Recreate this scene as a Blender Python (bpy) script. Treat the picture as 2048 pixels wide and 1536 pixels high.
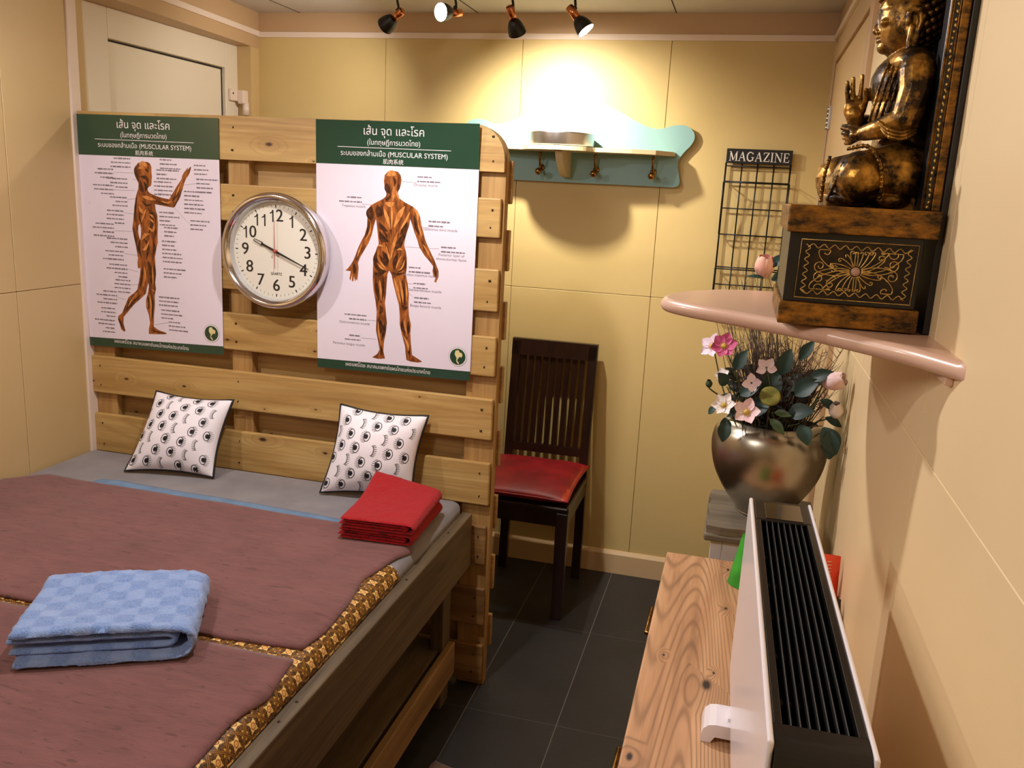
import bpy, bmesh, math, random
from mathutils import Vector, Matrix, noise
from mathutils.geometry import tessellate_polygon

for o in list(bpy.data.objects):
    bpy.data.objects.remove(o)
S = bpy.context.scene
C = S.collection
V = Vector
PI = math.pi

# ------------------------------------------------------------------ camera
cd = bpy.data.cameras.new('camera')
cd.sensor_width = 36.0
cd.lens = 30.44
cd.clip_start = 0.02
cam = bpy.data.objects.new('camera', cd)
C.objects.link(cam)
RX, DN, FW = V((0.96499, 0.25758, 0.04949)), V((0.10348, -0.20048, -0.97422)), V((-0.24101, 0.94523, -0.22011))
cam.matrix_world = Matrix(((RX.x, -DN.x, -FW.x, 0.0), (RX.y, -DN.y, -FW.y, 0.0), (RX.z, -DN.z, -FW.z, 1.645), (0, 0, 0, 1)))
S.camera = cam

# ------------------------------------------------------------------ world, light, exposure
w = bpy.data.worlds.new('world')
S.world = w
w.use_nodes = True
w.node_tree.nodes['Background'].inputs[0].default_value = (1.0, 0.93, 0.86, 1)
w.node_tree.nodes['Background'].inputs[1].default_value = 0.25
S.view_settings.view_transform = 'Standard'
S.view_settings.look = 'None'
S.view_settings.gamma = 1.0
S.view_settings.use_curve_mapping = False
S.view_settings.exposure = 0.28
S.cycles.use_denoising = True
S.cycles.max_bounces = 8
S.cycles.diffuse_bounces = 5
S.cycles.glossy_bounces = 4
S.cycles.transparent_max_bounces = 8
S.cycles.caustics_reflective = False
S.cycles.caustics_refractive = False
S.cycles.sample_clamp_indirect = 4.0


def spot(name, loc, aim, power, size=120, blend=0.6, radius=0.025, col=(1, 0.94, 0.86)):
    l = bpy.data.lights.new(name, 'SPOT')
    l.energy = power
    l.spot_size = math.radians(size)
    l.spot_blend = blend
    l.shadow_soft_size = radius
    l.color = col
    o = bpy.data.objects.new(name, l)
    C.objects.link(o)
    o.location = loc
    o.rotation_euler = (V(aim) - V(loc)).to_track_quat('-Z', 'Y').to_euler()
    return o


def point(name, loc, power, radius=0.03, col=(1, 0.94, 0.88)):
    l = bpy.data.lights.new(name, 'POINT')
    l.energy = power
    l.shadow_soft_size = radius
    l.color = col
    o = bpy.data.objects.new(name, l)
    C.objects.link(o)
    o.location = loc
    return o


# lamps of the second ceiling bar, above the top edge of the frame
spot('ceiling_lamp_light', (-0.86, 1.90, 2.20), (-0.45, 1.55, 0.4), 42, 176, 0.6, 0.03, (1, 0.95, 0.92))
spot('ceiling_lamp_light', (-1.85, 1.62, 2.20), (-1.55, 1.80, 0.4), 23, 176, 0.6, 0.03, (1, 0.95, 0.94))
# unseen soft area light, added to brighten the near right wall
a_ = bpy.data.lights.new('added_fill_light', 'AREA')
a_.energy = 15
a_.size = 0.5
a_.color = (1, 0.92, 0.85)
ao_ = bpy.data.objects.new('added_fill_light', a_)
ao_.location = (-1.1, 0.1, 2.28)
ao_.rotation_euler = (V((0.26, 1.0, 1.2)) - V(ao_.location)).to_track_quat('-Z', 'Y').to_euler()
C.objects.link(ao_)


# ------------------------------------------------------------------ materials
def s(r, g, b):
    f = lambda c: (c / 255 / 12.92) if c / 255 <= 0.04045 else ((c / 255 + 0.055) / 1.055) ** 2.4
    return (f(r), f(g), f(b), 1)


class NT:
    def __init__(self, name):
        self.m = bpy.data.materials.new(name)
        self.m.use_nodes = True
        self.t = self.m.node_tree
        self.b = self.t.nodes['Principled BSDF']

    def n(self, typ, **kw):
        n = self.t.nodes.new('ShaderNode' + typ)
        for k, v in kw.items():
            if k.startswith('i_'):
                n.inputs[k[2:].replace('_', ' ')].default_value = v
            else:
                setattr(n, k, v)
        return n

    def l(self, a, b):
        self.t.links.new(a, b)

    def coord(self, scale=(1, 1, 1), rot=(0, 0, 0), loc=(0, 0, 0), src='Object'):
        c = self.n('TexCoord')
        m = self.n('Mapping')
        m.inputs['Scale'].default_value = scale
        m.inputs['Rotation'].default_value = rot
        m.inputs['Location'].default_value = loc
        self.l(c.outputs[src], m.inputs['Vector'])
        return m.outputs[0]

    def ramp(self, fac, stops):
        r = self.n('ValToRGB')
        e = r.color_ramp.elements
        while len(e) < len(stops):
            e.new(0.5)
        for k, (p, c) in enumerate(stops):
            e[k].position = p
            e[k].color = c if len(c) == 4 else (*c, 1)
        self.l(fac, r.inputs[0])
        return r.outputs[0]

    def noise(self, vec, scale=5, detail=3, rough=0.5, dist=0.0):
        n = self.n('TexNoise')
        n.inputs['Scale'].default_value = scale
        n.inputs['Detail'].default_value = detail
        n.inputs['Roughness'].default_value = rough
        n.inputs['Distortion'].default_value = dist
        self.l(vec, n.inputs['Vector'])
        return n.outputs['Fac']

    def mix(self, fac, a, b, blend='MIX'):
        n = self.n('Mix', data_type='RGBA', blend_type=blend)
        for sock, val in ((n.inputs[0], fac), (n.inputs[6], a), (n.inputs[7], b)):
            if hasattr(val, 'links') or hasattr(val, 'is_linked'):
                self.l(val, sock)
            else:
                sock.default_value = val
        return n.outputs[2]

    def math(self, op, a, b=None, c=None):
        n = self.n('Math', operation=op)
        for k, val in enumerate((a, b, c)):
            if val is None:
                continue
            if hasattr(val, 'is_linked'):
                self.l(val, n.inputs[k])
            else:
                n.inputs[k].default_value = val
        return n.outputs[0]

    def bump(self, h, strength=0.3, dist=0.002):
        n = self.n('Bump')
        n.inputs['Strength'].default_value = strength
        n.inputs['Distance'].default_value = dist
        self.l(h, n.inputs['Height'])
        self.l(n.outputs[0], self.b.inputs['Normal'])


def mat(name, col, rough=0.5, metal=0.0, col2=None, sc=6, stretch=(1, 1, 1), lo=0.35, hi=0.65, bump=0.0, bsc=None, coat=0.0, spec=None, sheen=0.0, bdist=0.002, detail=3):
    t = NT(name)
    b = t.b
    b.inputs['Base Color'].default_value = col
    b.inputs['Roughness'].default_value = rough
    b.inputs['Metallic'].default_value = metal
    if coat:
        b.inputs['Coat Weight'].default_value = coat
        b.inputs['Coat Roughness'].default_value = 0.08
    if spec is not None:
        b.inputs['Specular IOR Level'].default_value = spec
    if sheen:
        b.inputs['Sheen Weight'].default_value = sheen
    if col2 is not None:
        f = t.noise(t.coord(stretch), sc, detail)
        t.l(t.ramp(f, [(lo, col), (hi, col2)]), b.inputs['Base Color'])
    if bump:
        f = t.noise(t.coord(stretch), bsc or sc, 3)
        t.bump(f, bump, bdist)
    return t.m


def wood(name, c1, c2, c3, axis='x', rough=0.55, knots=True, fine=1.0, bump=0.25, knotcol=(70, 40, 20), along=1.0, kscale=1.0, seed=0, face='y', rings=0.35, ringcol=None, kmin=0.60, nring=150.0):
    """streaky softwood: grain stretched along the board, growth-ring lines, ring knots on the board face"""
    t = NT(name)
    k = 'xyz'.index(axis)
    fa = 'xyz'.index(face)
    st = [11.0 * fine] * 3
    st[k] = 0.8 * along
    vec = t.coord(tuple(st), loc=(seed, seed * 1.7, seed * .6))
    n1 = t.noise(vec, 1.6, 6, 0.6, 0.5)
    st2 = [90.0 * fine] * 3
    st2[k] = 2.5 * along
    n2 = t.noise(t.coord(tuple(st2), loc=(seed, 0, 0)), 1.0, 3, 0.6, 0.2)
    f = t.math('ADD', t.math('MULTIPLY', n1, 0.72), t.math('MULTIPLY', n2, 0.28))
    col = t.ramp(f, [(0.30, s(*c3)), (0.46, s(*c2)), (0.62, s(*c1))])
    halo = None
    if knots:
        st3 = [7.5 * kscale] * 3
        st3[k] = 3.6 * kscale
        st3[fa] = 0.3
        v = t.n('TexVoronoi', voronoi_dimensions='2D')
        v.inputs['Scale'].default_value = 1.0
        v.inputs['Randomness'].default_value = 0.85
        # the two coordinates of the board face, so that knots show as spots on it
        sp = t.n('SeparateXYZ')
        t.l(t.coord(tuple(st3), loc=(seed * 3.1, seed, seed * 2.3)), sp.inputs[0])
        cb = t.n('CombineXYZ')
        for q, src in enumerate([q for q in range(3) if q != fa]):
            t.l(sp.outputs[src], cb.inputs[q])
        t.l(cb.outputs[0], v.inputs['Vector'])
        sep = t.n('SeparateColor')
        t.l(v.outputs['Color'], sep.inputs[0])
        on = t.math('GREATER_THAN', sep.outputs[0], kmin)
        size = t.math('MULTIPLY_ADD', t.math('POWER', sep.outputs[1], 2.5), 0.085, 0.030)
        d = t.math('DIVIDE', t.math('SUBTRACT', v.outputs['Distance'], 0.0), size)
        kf = t.math('MULTIPLY', on, t.math('SUBTRACT', 1.0, t.math('SMOOTH_MIN', d, 1.0, 0.3)))
        kf.node.use_clamp = True
        halo = t.math('MULTIPLY', on, t.math('SUBTRACT', 1.0, t.math('MULTIPLY', d, 0.22)))
        halo.node.use_clamp = True
    if rings:
        st4 = [5.5 * fine] * 3
        st4[k] = 0.28 * along
        n3 = t.noise(t.coord(tuple(st4), loc=(seed * 2, seed, seed)), 1.0, 1, 0.4, 0.05)
        if halo is not None:
            n3 = t.math('ADD', n3, t.math('MULTIPLY', halo, 16.0 / nring))
        w_ = t.math('SINE', t.math('MULTIPLY', n3, nring))
        ln = t.math('POWER', t.math('MULTIPLY_ADD', w_, 0.5, 0.5), 4.0)
        ln = t.math('MULTIPLY', ln, t.math('MULTIPLY_ADD', n2, 1.2, 0.2))
        col = t.mix(t.math('MULTIPLY', ln, rings), col, s(*(ringcol or c3)))
    if knots:
        col = t.mix(t.math('MULTIPLY', halo, 0.35), col, s(*c3))
        kf2 = t.math('MULTIPLY', kf, 1.8)
        kf2.node.use_clamp = True
        col = t.mix(kf2, col, s(*knotcol))
    t.l(col, t.b.inputs['Base Color'])
    t.b.inputs['Roughness'].default_value = rough
    t.bump(n2, bump, 0.0015)
    return t.m


def emis(name, col, strength):
    t = NT(name)
    t.b.inputs['Base Color'].default_value = (1, 1, 1, 1)
    t.b.inputs['Emission Color'].default_value = col
    t.b.inputs['Emission Strength'].default_value = strength
    return t.m


def wall_mat(name, col, col2):
    t = NT(name)
    f = t.noise(t.coord(), 2.2, 4, 0.55)
    t.l(t.ramp(f, [(0.3, col), (0.7, col2)]), t.b.inputs['Base Color'])
    t.b.inputs['Roughness'].default_value = 0.48
    g = t.noise(t.coord((40, 40, 220)), 1.0, 2)
    t.bump(g, 0.08, 0.001)
    return t.m


M_wall = wall_mat('yellow_wall_panel', s(212, 188, 130), s(206, 181, 122))
M_wallL = wall_mat('left_wall_panel', s(208, 180, 130), s(202, 173, 122))
M_wallR = wall_mat('right_wall_panel', s(232, 207, 163), s(227, 200, 155))
M_trim = mat('cream_trim', s(232, 214, 200), 0.4, bump=0.05, bsc=20)
M_band = mat('cornice_paint', s(194, 162, 124), 0.5, bump=0.05, bsc=20)
M_ceil = mat('ceiling_panel', s(206, 200, 198), 0.7, bump=0.08, bsc=30)
M_doorw = mat('white_door_plastic', s(228, 218, 200), 0.35, bump=0.03, bsc=10)
M_doorr = mat('beige_door_paint', s(216, 182, 136), 0.45, bump=0.05, bsc=14)
M_base = mat('baseboard_paint', s(214, 184, 142), 0.45, bump=0.05, bsc=14)
M_silver = mat('brushed_steel', s(205, 205, 208), 0.28, 1.0, bump=0.04, bsc=120)
M_black = mat('black_metal', s(18, 17, 18), 0.45, 0.0, bump=0.05, bsc=60)
M_rubber = mat('dark_gap', s(25, 20, 18), 0.8, bump=0.02)


def floor_mat():
    t = NT('slate_tile')
    n1 = t.noise(t.coord(), 3.5, 6, 0.62)
    n2 = t.noise(t.coord((1, 3, 1)), 22, 4, 0.6)
    f = t.math('ADD', t.math('MULTIPLY', n1, 0.7), t.math('MULTIPLY', n2, 0.3))
    col = t.ramp(f, [(0.3, s(30, 29, 31)), (0.7, s(48, 46, 47))])
    c = t.n('TexCoord')
    sp = t.n('SeparateXYZ')
    t.l(c.outputs['Object'], sp.inputs[0])
    ln = None
    for out, off, size in ((sp.outputs[0], 0.4125, 0.2985), (sp.outputs[1], -3.022, 0.62)):
        fr = t.math('FRACT', t.math('ADD', t.math('DIVIDE', t.math('ADD', out, off), size), 100.5))
        d = t.math('MULTIPLY', t.math('ABSOLUTE', t.math('SUBTRACT', fr, 0.5)), size)
        g = t.math('LESS_THAN', d, 0.0013)
        ln = g if ln is None else t.math('MAXIMUM', ln, t.math('MULTIPLY', g, 0.4))
    col = t.mix(t.math('MULTIPLY', ln, 0.75), col, s(120, 116, 112))
    t.l(col, t.b.inputs['Base Color'])
    t.b.inputs['Roughness'].default_value = 0.5
    t.bump(t.math('SUBTRACT', f, t.math('MULTIPLY', ln, 0.6)), 0.2, 0.002)
    return t.m


M_floor = floor_mat()

# ------------------------------------------------------------------ mesh helpers


def add_box(bm, lo, hi, bev=0.0, mi=0, seg=2):
    vs = [bm.verts.new((lo[0] if i & 1 == 0 else hi[0], lo[1] if i & 2 == 0 else hi[1], lo[2] if i & 4 == 0 else hi[2])) for i in range(8)]
    fs = [bm.faces.new([vs[i] for i in f]) for f in ((0, 2, 3, 1), (4, 5, 7, 6), (0, 1, 5, 4), (2, 6, 7, 3), (0, 4, 6, 2), (1, 3, 7, 5))]
    for f in fs:
        f.material_index = mi
    if bev > 0:
        es = list({e for f in fs for e in f.edges})
        r = bmesh.ops.bevel(bm, geom=es, offset=bev, segments=seg, affect='EDGES', profile=0.5, material=-1)
        for f in r['faces']:
            f.material_index = mi
    return vs


def add_obox(bm, mtx, half, bev=0.0, mi=0, seg=2):
    """box with half sizes in the frame of matrix mtx"""
    n0 = len(bm.verts)
    b2 = bmesh.new()
    add_box(b2, [-h for h in half], half, bev, mi, seg)
    b2.transform(mtx)
    merge(bm, b2)


def merge(bm, b2, mi=None):
    mp = [bm.verts.new(v.co) for v in b2.verts]
    for i, v in enumerate(b2.verts):
        v.index = i
    for f in b2.faces:
        try:
            nf = bm.faces.new([mp[v.index] for v in f.verts])
            nf.material_index = f.material_index if mi is None else mi
            nf.smooth = f.smooth
        except ValueError:
            pass
    b2.free()


def frame(d):
    d = d.normalized()
    a = V((0, 0, 1)) if abs(d.z) < 0.9 else V((1, 0, 0))
    u = d.cross(a).normalized()
    return u, d.cross(u).normalized()


def add_tube(bm, pts, r, n=8, mi=0, closed=False, cap=True):
    pts = [V(p) for p in pts]
    m = len(pts)
    rs = r if isinstance(r, (list, tuple)) else [r] * m
    rings = []
    u = None
    for i, p in enumerate(pts):
        if closed:
            d = pts[(i + 1) % m] - pts[i - 1]
        else:
            d = pts[min(i + 1, m - 1)] - pts[max(i - 1, 0)]
        if d.length < 1e-9:
            d = V((0, 0, 1))
        d.normalize()
        if u is None:
            u, v = frame(d)
        else:
            u = (u - d * u.dot(d))
            if u.length < 1e-6:
                u, v = frame(d)
            u.normalize()
            v = d.cross(u)
        rings.append([bm.verts.new(p + (u * math.cos(2 * PI * k / n) + v * math.sin(2 * PI * k / n)) * rs[i]) for k in range(n)])
    rng = range(m) if closed else range(m - 1)
    for i in rng:
        a, b = rings[i], rings[(i + 1) % m]
        for k in range(n):
            f = bm.faces.new((a[k], a[(k + 1) % n], b[(k + 1) % n], b[k]))
            f.material_index = mi
            f.smooth = True
    if cap and not closed:
        for rg, rev in ((rings[0], True), (rings[-1], False)):
            f = bm.faces.new(list(reversed(rg)) if rev else rg)
            f.material_index = mi


def add_lathe(bm, prof, origin, axis=(0, 0, 1), n=40, mi=0, smooth=True, u=None):
    """prof: (radius, height) along axis"""
    ax = V(axis).normalized()
    if u is None:
        u, v = frame(ax)
    else:
        u = V(u).normalized()
        v = ax.cross(u)
    o = V(origin)
    rings = []
    for r, h in prof:
        if r < 1e-6:
            rings.append([bm.verts.new(o + ax * h)])
        else:
            rings.append([bm.verts.new(o + ax * h + (u * math.cos(2 * PI * k / n) + v * math.sin(2 * PI * k / n)) * r) for k in range(n)])
    for a, b in zip(rings, rings[1:]):
        for k in range(n):
            q = [a[k % len(a)], a[(k + 1) % len(a)], b[(k + 1) % len(b)], b[k % len(b)]]
            q = list(dict.fromkeys(q))
            if len(q) >= 3:
                f = bm.faces.new(q)
                f.material_index = mi
                f.smooth = smooth


def add_ball(bm, c, r, rot=None, mi=0, sub=2):
    r = (r, r, r) if not isinstance(r, (tuple, list)) else r
    mtx = Matrix.Translation(V(c)) @ (rot.to_4x4() if rot else Matrix.Identity(4)) @ Matrix.Diagonal((*r, 1))
    res = bmesh.ops.create_icosphere(bm, subdivisions=sub, radius=1.0, matrix=mtx)
    for v in res['verts']:
        for f in v.link_faces:
            f.material_index = mi
            f.smooth = True


def add_prism(bm, poly, fn, d0, d1, mi=0, mi_side=None, bev=0):
    """poly of (a,b); fn(a,b,d) -> point; extruded from d0 (front) to d1 (back)"""
    a = [bm.verts.new(fn(p[0], p[1], d0)) for p in poly]
    n = len(poly)
    tris = tessellate_polygon([[V((p[0] * 100, p[1] * 100, 0)) for p in poly]])
    for t_ in tris:
        bm.faces.new([a[i] for i in t_]).material_index = mi
    if d1 is not None:
        b = [bm.verts.new(fn(p[0], p[1], d1)) for p in poly]
        for t_ in tris:
            bm.faces.new([b[i] for i in reversed(t_)]).material_index = mi
        for i in range(n):
            f = bm.faces.new((a[i], b[i], b[(i + 1) % n], a[(i + 1) % n]))
            f.material_index = mi if mi_side is None else mi_side


def add_grid(bm, fn, nu, nv, mi=0, closed_u=False):
    g = [[bm.verts.new(fn(i / nu, j / nv)) for j in range(nv + 1)] for i in range(nu if closed_u else nu + 1)]
    m = len(g)
    for i in range(nu):
        for j in range(nv):
            f = bm.faces.new((g[i][j], g[(i + 1) % m][j], g[(i + 1) % m][j + 1], g[i][j + 1]))
            f.material_index = mi
            f.smooth = True
    return g


def spline(pts, n=8, closed=False):
    """Catmull-Rom through the points"""
    P = [V(p) if len(p) == 3 else V((p[0], p[1], 0)) for p in pts]
    m = len(P)
    out = []
    for i in range(m if closed else m - 1):
        p0 = P[i - 1] if closed or i > 0 else P[i] * 2 - P[i + 1]
        p1, p2 = P[i], P[(i + 1) % m]
        p3 = P[(i + 2) % m] if closed or i + 2 < m else P[i + 1] * 2 - P[i]
        for k in range(n):
            t = k / n
            out.append(0.5 * (2 * p1 + (p2 - p0) * t + (2 * p0 - 5 * p1 + 4 * p2 - p3) * t * t + (3 * p1 - p0 - 3 * p2 + p3) * t ** 3))
    if not closed:
        out.append(P[-1])
    return out


def obj(name, bm, mats, parent=None, smooth=None, label=None, recalc=True):
    if recalc:
        bmesh.ops.recalc_face_normals(bm, faces=bm.faces)
    me = bpy.data.meshes.new(name)
    bm.to_mesh(me)
    bm.free()
    for m in (mats if isinstance(mats, (list, tuple)) else [mats]):
        me.materials.append(m)
    if smooth is not None:
        for p in me.polygons:
            p.use_smooth = smooth
    o = bpy.data.objects.new(name, me)
    C.objects.link(o)
    if parent is not None:
        o.parent = parent
        o.matrix_parent_inverse = wmat(parent).inverted()
    if label:
        o['label'] = label
    return o


def wmat(o):
    m = o.matrix_basis.copy()
    if o.parent:
        m = wmat(o.parent) @ o.matrix_parent_inverse @ m
    return m


def thing(name, label, cat, loc, group=None):
    o = bpy.data.objects.new(name, None)
    o.empty_display_size = 0.05
    C.objects.link(o)
    o.location = loc
    return tag(o, label, cat, group)


def tag(o, label, cat, group=None, kind=None):
    o['label'] = label
    o['category'] = cat
    if group:
        o['group'] = group
    if kind:
        o['kind'] = kind
    return o


def struct(name, bm, mats, parent=None, label=None, smooth=None):
    o = obj(name, bm, mats, parent, smooth)
    if parent is None:
        o['kind'] = 'structure'
    return o


def B():
    return bmesh.new()


def text_mesh(body, size, bold=0.0):
    """glyph outlines of a word as (points, faces), centred, in metres"""
    cu = bpy.data.curves.new('lettering', 'FONT')
    cu.body = body
    cu.size = size
    cu.resolution_u = 3
    cu.offset = bold
    cu.align_x = 'CENTER'
    cu.align_y = 'CENTER'
    o = bpy.data.objects.new('lettering', cu)
    C.objects.link(o)
    dg = bpy.context.evaluated_depsgraph_get()
    me = bpy.data.meshes.new_from_object(o.evaluated_get(dg))
    pts = [v.co.copy() for v in me.vertices]
    fs = [tuple(p.vertices) for p in me.polygons]
    bpy.data.objects.remove(o)
    bpy.data.meshes.remove(me)
    bpy.data.curves.remove(cu)
    return pts, fs


def add_text(bm, body, size, fn, mi=0, width=None, align=0.0, sx=1.0, bold=0.0):
    """fn(x,y) -> point; width fits the line to that width; align -1 left edge, 1 right edge at x=0"""
    pts, fs = text_mesh(body, size, bold)
    if not pts:
        return
    x0, x1 = min(p.x for p in pts), max(p.x for p in pts)
    k = (width / (x1 - x0)) if width else sx
    c = (x0 + x1) / 2
    vs = [bm.verts.new(fn((p.x - c) * k - align * (x1 - x0) * k / 2, p.y)) for p in pts]
    for f in fs:
        try:
            nf = bm.faces.new([vs[i] for i in f])
            nf.material_index = mi
        except ValueError:
            pass


def fuse(bm, voxel, it=4):
    """weld overlapping closed shapes into one smooth continuous skin"""
    me = bpy.data.meshes.new('fuse')
    bm.to_mesh(me)
    bm.free()
    o = bpy.data.objects.new('fuse', me)
    C.objects.link(o)
    md = o.modifiers.new('r', 'REMESH')
    md.mode = 'VOXEL'
    md.voxel_size = voxel
    if it:
        sm = o.modifiers.new('s', 'SMOOTH')
        sm.iterations = it
        sm.factor = 0.5
    dg = bpy.context.evaluated_depsgraph_get()
    m2 = bpy.data.meshes.new_from_object(o.evaluated_get(dg))
    b = bmesh.new()
    b.from_mesh(m2)
    bpy.data.objects.remove(o)
    bpy.data.meshes.remove(me)
    bpy.data.meshes.remove(m2)
    for f in b.faces:
        f.smooth = True
    return b


rnd = random.Random(7)

# ------------------------------------------------------------------ the room
XL, XR, YB, ZC = -2.19, 0.26, 3.60, 2.335

bm = B()
add_box(bm, (-2.7, -1.2, -0.05), (0.7, 4.0, 0.0))
struct('floor', bm, M_floor)
bm = B()
add_box(bm, (-2.7, -1.2, ZC), (0.7, 4.0, ZC + 0.05))
for x in (-1.94, -1.14, -0.34):
    add_box(bm, (x - 0.002, -1.1, ZC - 0.001), (x + 0.002, 3.6, ZC + 0.001), 0, 1)
struct('ceiling', bm, [M_ceil, M_rubber])

bm = B()   # back wall: boards with fine open joints
xs = [-2.30, -1.541, -0.944, -0.347, 0.30]
for i in range(4):
    for z0, z1 in ((0.0, 1.236), (1.236, 2.245)):
        g = 0.0008
        add_box(bm, (xs[i] + g, YB, z0 + g), (xs[i + 1] - g, YB + 0.02, z1 - g), 0.0015, 0, 1)
add_box(bm, (-2.4, YB + 0.012, 0.0), (0.4, YB + 0.06, ZC))
add_box(bm, (-2.3, YB, 2.247), (0.30, YB + 0.02, ZC), 0, 1)
struct('wall_back', bm, [M_wall, M_band])

bm = B()   # near part of the left wall, with joints
ys = [-1.1, 0.43, 1.03, 1.63, 2.232, 2.515]
for i in range(5):
    for z0, z1 in ((0.0, 1.25), (1.25, ZC)):
        g = 0.0008
        add_box(bm, (XL - 0.02, ys[i] + g, z0 + g), (XL, ys[i + 1] - g, z1 - g), 0.0015, 0, 1)
add_box(bm, (XL - 0.06, -1.15, 0.0), (XL - 0.012, 2.515, ZC))
struct('wall_left', bm, M_wallL)

bm = B()   # reveals, lintel over the doorway, wall piece in the far corner
add_box(bm, (-2.26, 2.55, 0.0), (-2.20, 2.60, ZC), 0, 0)
add_box(bm, (-2.30, 3.535, 0.0), (-2.14, 3.64, ZC), 0.001)
vs = []
for (x, y) in ((-2.14, 3.61), (-2.075, 2.50), (-2.30, 2.50), (-2.30, 3.61)):
    vs.append((x, y))
add_prism(bm, vs, lambda a, b, d: V((a, b, d)), 2.187, ZC, 1)
struct('wall_left_lintel', bm, [M_wallL, M_band])

bm = B()   # white corner profile at the end of the near left wall
add_box(bm, (-2.215, 2.508, 0.0), (-2.183, 2.552, ZC), 0.003)
struct('trim_1', bm, M_trim)
bm = B()
add_box(bm, (-2.14, YB - 0.010, 2.233), (0.258, YB, 2.256), 0.002)
struct('trim_2', bm, M_trim)
bm = B()
add_prism(bm, [(-2.132, 3.60), (-2.067, 2.50), (-2.078, 2.50), (-2.143, 3.60)], lambda a, b, d: V((a, b, d)), 2.236, 2.258)
struct('trim_3', bm, M_trim)
bm = B()
add_box(bm, (0.247, -1.0, 2.236), (0.26, 3.59, 2.258), 0.002)
struct('trim_4', bm, M_trim)

bm = B()   # right wall: boards with joints, band above
ys = [-1.1, 0.05, 0.65, 1.25, 1.85, 2.46]
for i in range(5):
    for z0, z1 in ((0.0, 1.325), (1.325, 2.245)):
        g = 0.0004
        add_box(bm, (XR, ys[i] + g, z0 + g), (XR + 0.02, ys[i + 1] - g, z1 - g), 0.0012, 0, 1)
add_box(bm, (XR, 3.44, 0.0), (XR + 0.02, 3.64, 2.245))
add_box(bm, (XR, 2.46, 2.12), (XR + 0.02, 3.44, 2.245))
add_box(bm, (XR + 0.012, -1.15, 0.0), (XR + 0.06, 3.64, ZC))
add_box(bm, (XR, -1.1, 2.247), (XR + 0.02, 3.64, ZC), 0, 1)
struct('wall_right', bm, [M_wallR, M_band])
bm = B()
add_box(bm, (-2.4, -1.15, 0.0), (0.4, -1.05, ZC))
struct('wall_front', bm, M_wall)

bm = B()   # baseboard
add_prism(bm, [(YB, 0.0), (YB - 0.014, 0.0), (YB - 0.014, 0.088), (YB - 0.004, 0.104), (YB, 0.104)], lambda a, b, d: V((d, a, b)), -2.13, 0.258)
struct('baseboard_back', bm, M_base)
bm = B()
add_box(bm, (0.246, 1.2, 0.0), (0.26, 2.41, 0.10), 0.003)
struct('baseboard_right', bm, M_base)

# door_1: white plastic door behind the headboard
bm = B()
for lo, hi in (((-2.262, 2.60, 0.0), (-2.205, 2.725, 2.187)), ((-2.262, 3.44, 0.0), (-2.205, 3.535, 2.187)), ((-2.262, 2.725, 2.085), (-2.205, 3.44, 2.187))):
    add_box(bm, lo, hi, 0.004)
d1 = struct('door_1', bm, M_doorw)
bm = B()
add_box(bm, (-2.245, 2.725, 0.05), (-2.222, 3.44, 2.085), 0.002)
struct('door_panel', bm, M_doorw, d1)
bm = B()
add_box(bm, (-2.222, 2.727, 2.077), (-2.2205, 3.438, 2.083), 0)
add_box(bm, (-2.222, 3.430, 0.06), (-2.2205, 3.437, 2.083), 0)
struct('panel_seal', bm, M_rubber, d1)
bm = B()
add_box(bm, (-2.205, 3.455, 1.955), (-2.188, 3.545, 2.003), 0.004)
add_box(bm, (-2.190, 3.500, 1.945), (-2.158, 3.545, 2.003), 0.006)
add_tube(bm, [(-2.165, 3.528, 1.90), (-2.165, 3.528, 1.95)], 0.014, 14)
struct('hinge', bm, M_trim, d1)
bm = B()
add_tube(bm, [(-2.188, 3.468, 1.985), (-2.1865, 3.468, 1.985)], 0.004, 10)
struct('hinge_screw', bm, M_rubber, d1)

# door_2: beige door in the right wall
bm = B()
add_box(bm, (0.245, 2.405, 0.0), (0.262, 2.465, 2.20), 0.003)
add_box(bm, (0.245, 3.42, 0.0), (0.262, 3.50, 2.20), 0.003)
add_box(bm, (0.245, 2.465, 2.135), (0.262, 3.42, 2.20), 0.003)
d2 = struct('door_2', bm, M_band)
bm = B()
add_box(bm, (0.252, 2.472, 0.01), (0.275, 3.413, 2.128), 0.003)
struct('door_leaf', bm, M_doorr, d2)
bm = B()
for k in range(5):
    add_tube(bm, [(0.246, 3.405, 1.905 + k * 0.016), (0.246, 3.405, 1.9195 + k * 0.016)], 0.007, 10)
add_box(bm, (0.2435, 3.36, 1.905), (0.252, 3.40, 1.984), 0.001)
struct('hinge', bm, M_silver, d2)

# ------------------------------------------------------------------ headboard of pine boards
M_pine = wood('pine_board', (204, 170, 108), (182, 144, 84), (148, 108, 58), 'x', 0.5, True, 0.8, seed=3.1, kscale=1.5, kmin=0.5)
M_pine2 = wood('pine_board_back', (188, 154, 98), (166, 130, 80), (134, 100, 58), 'x', 0.55, True, 0.8, seed=8.4)
M_pinev = wood('pine_post', (188, 150, 92), (168, 128, 74), (134, 96, 54), 'z', 0.55, True, 0.8, seed=5.2)
M_pinelow = wood('pine_board_low', (176, 138, 88), (150, 112, 66), (112, 80, 46), 'x', 0.6, True, 0.8, seed=1.7, kscale=1.5)  # darker pine tone for the lowest front planks
M_nail = mat('nail_head', s(72, 58, 44), 0.4, 0.8, bump=0.02)
hb = thing('headboard', 'tall slatted pine headboard with a rounded top corner at the end of the bed', 'headboard', (-1.45, 2.565, 0))
fz = [(1.69, 1.825), (1.497, 1.614), (1.274, 1.403), (1.07, 1.196), (0.864, 0.998), (0.646, 0.788), (0.440, 0.573), (0.225, 0.355), (0.02, 0.150)]
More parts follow.
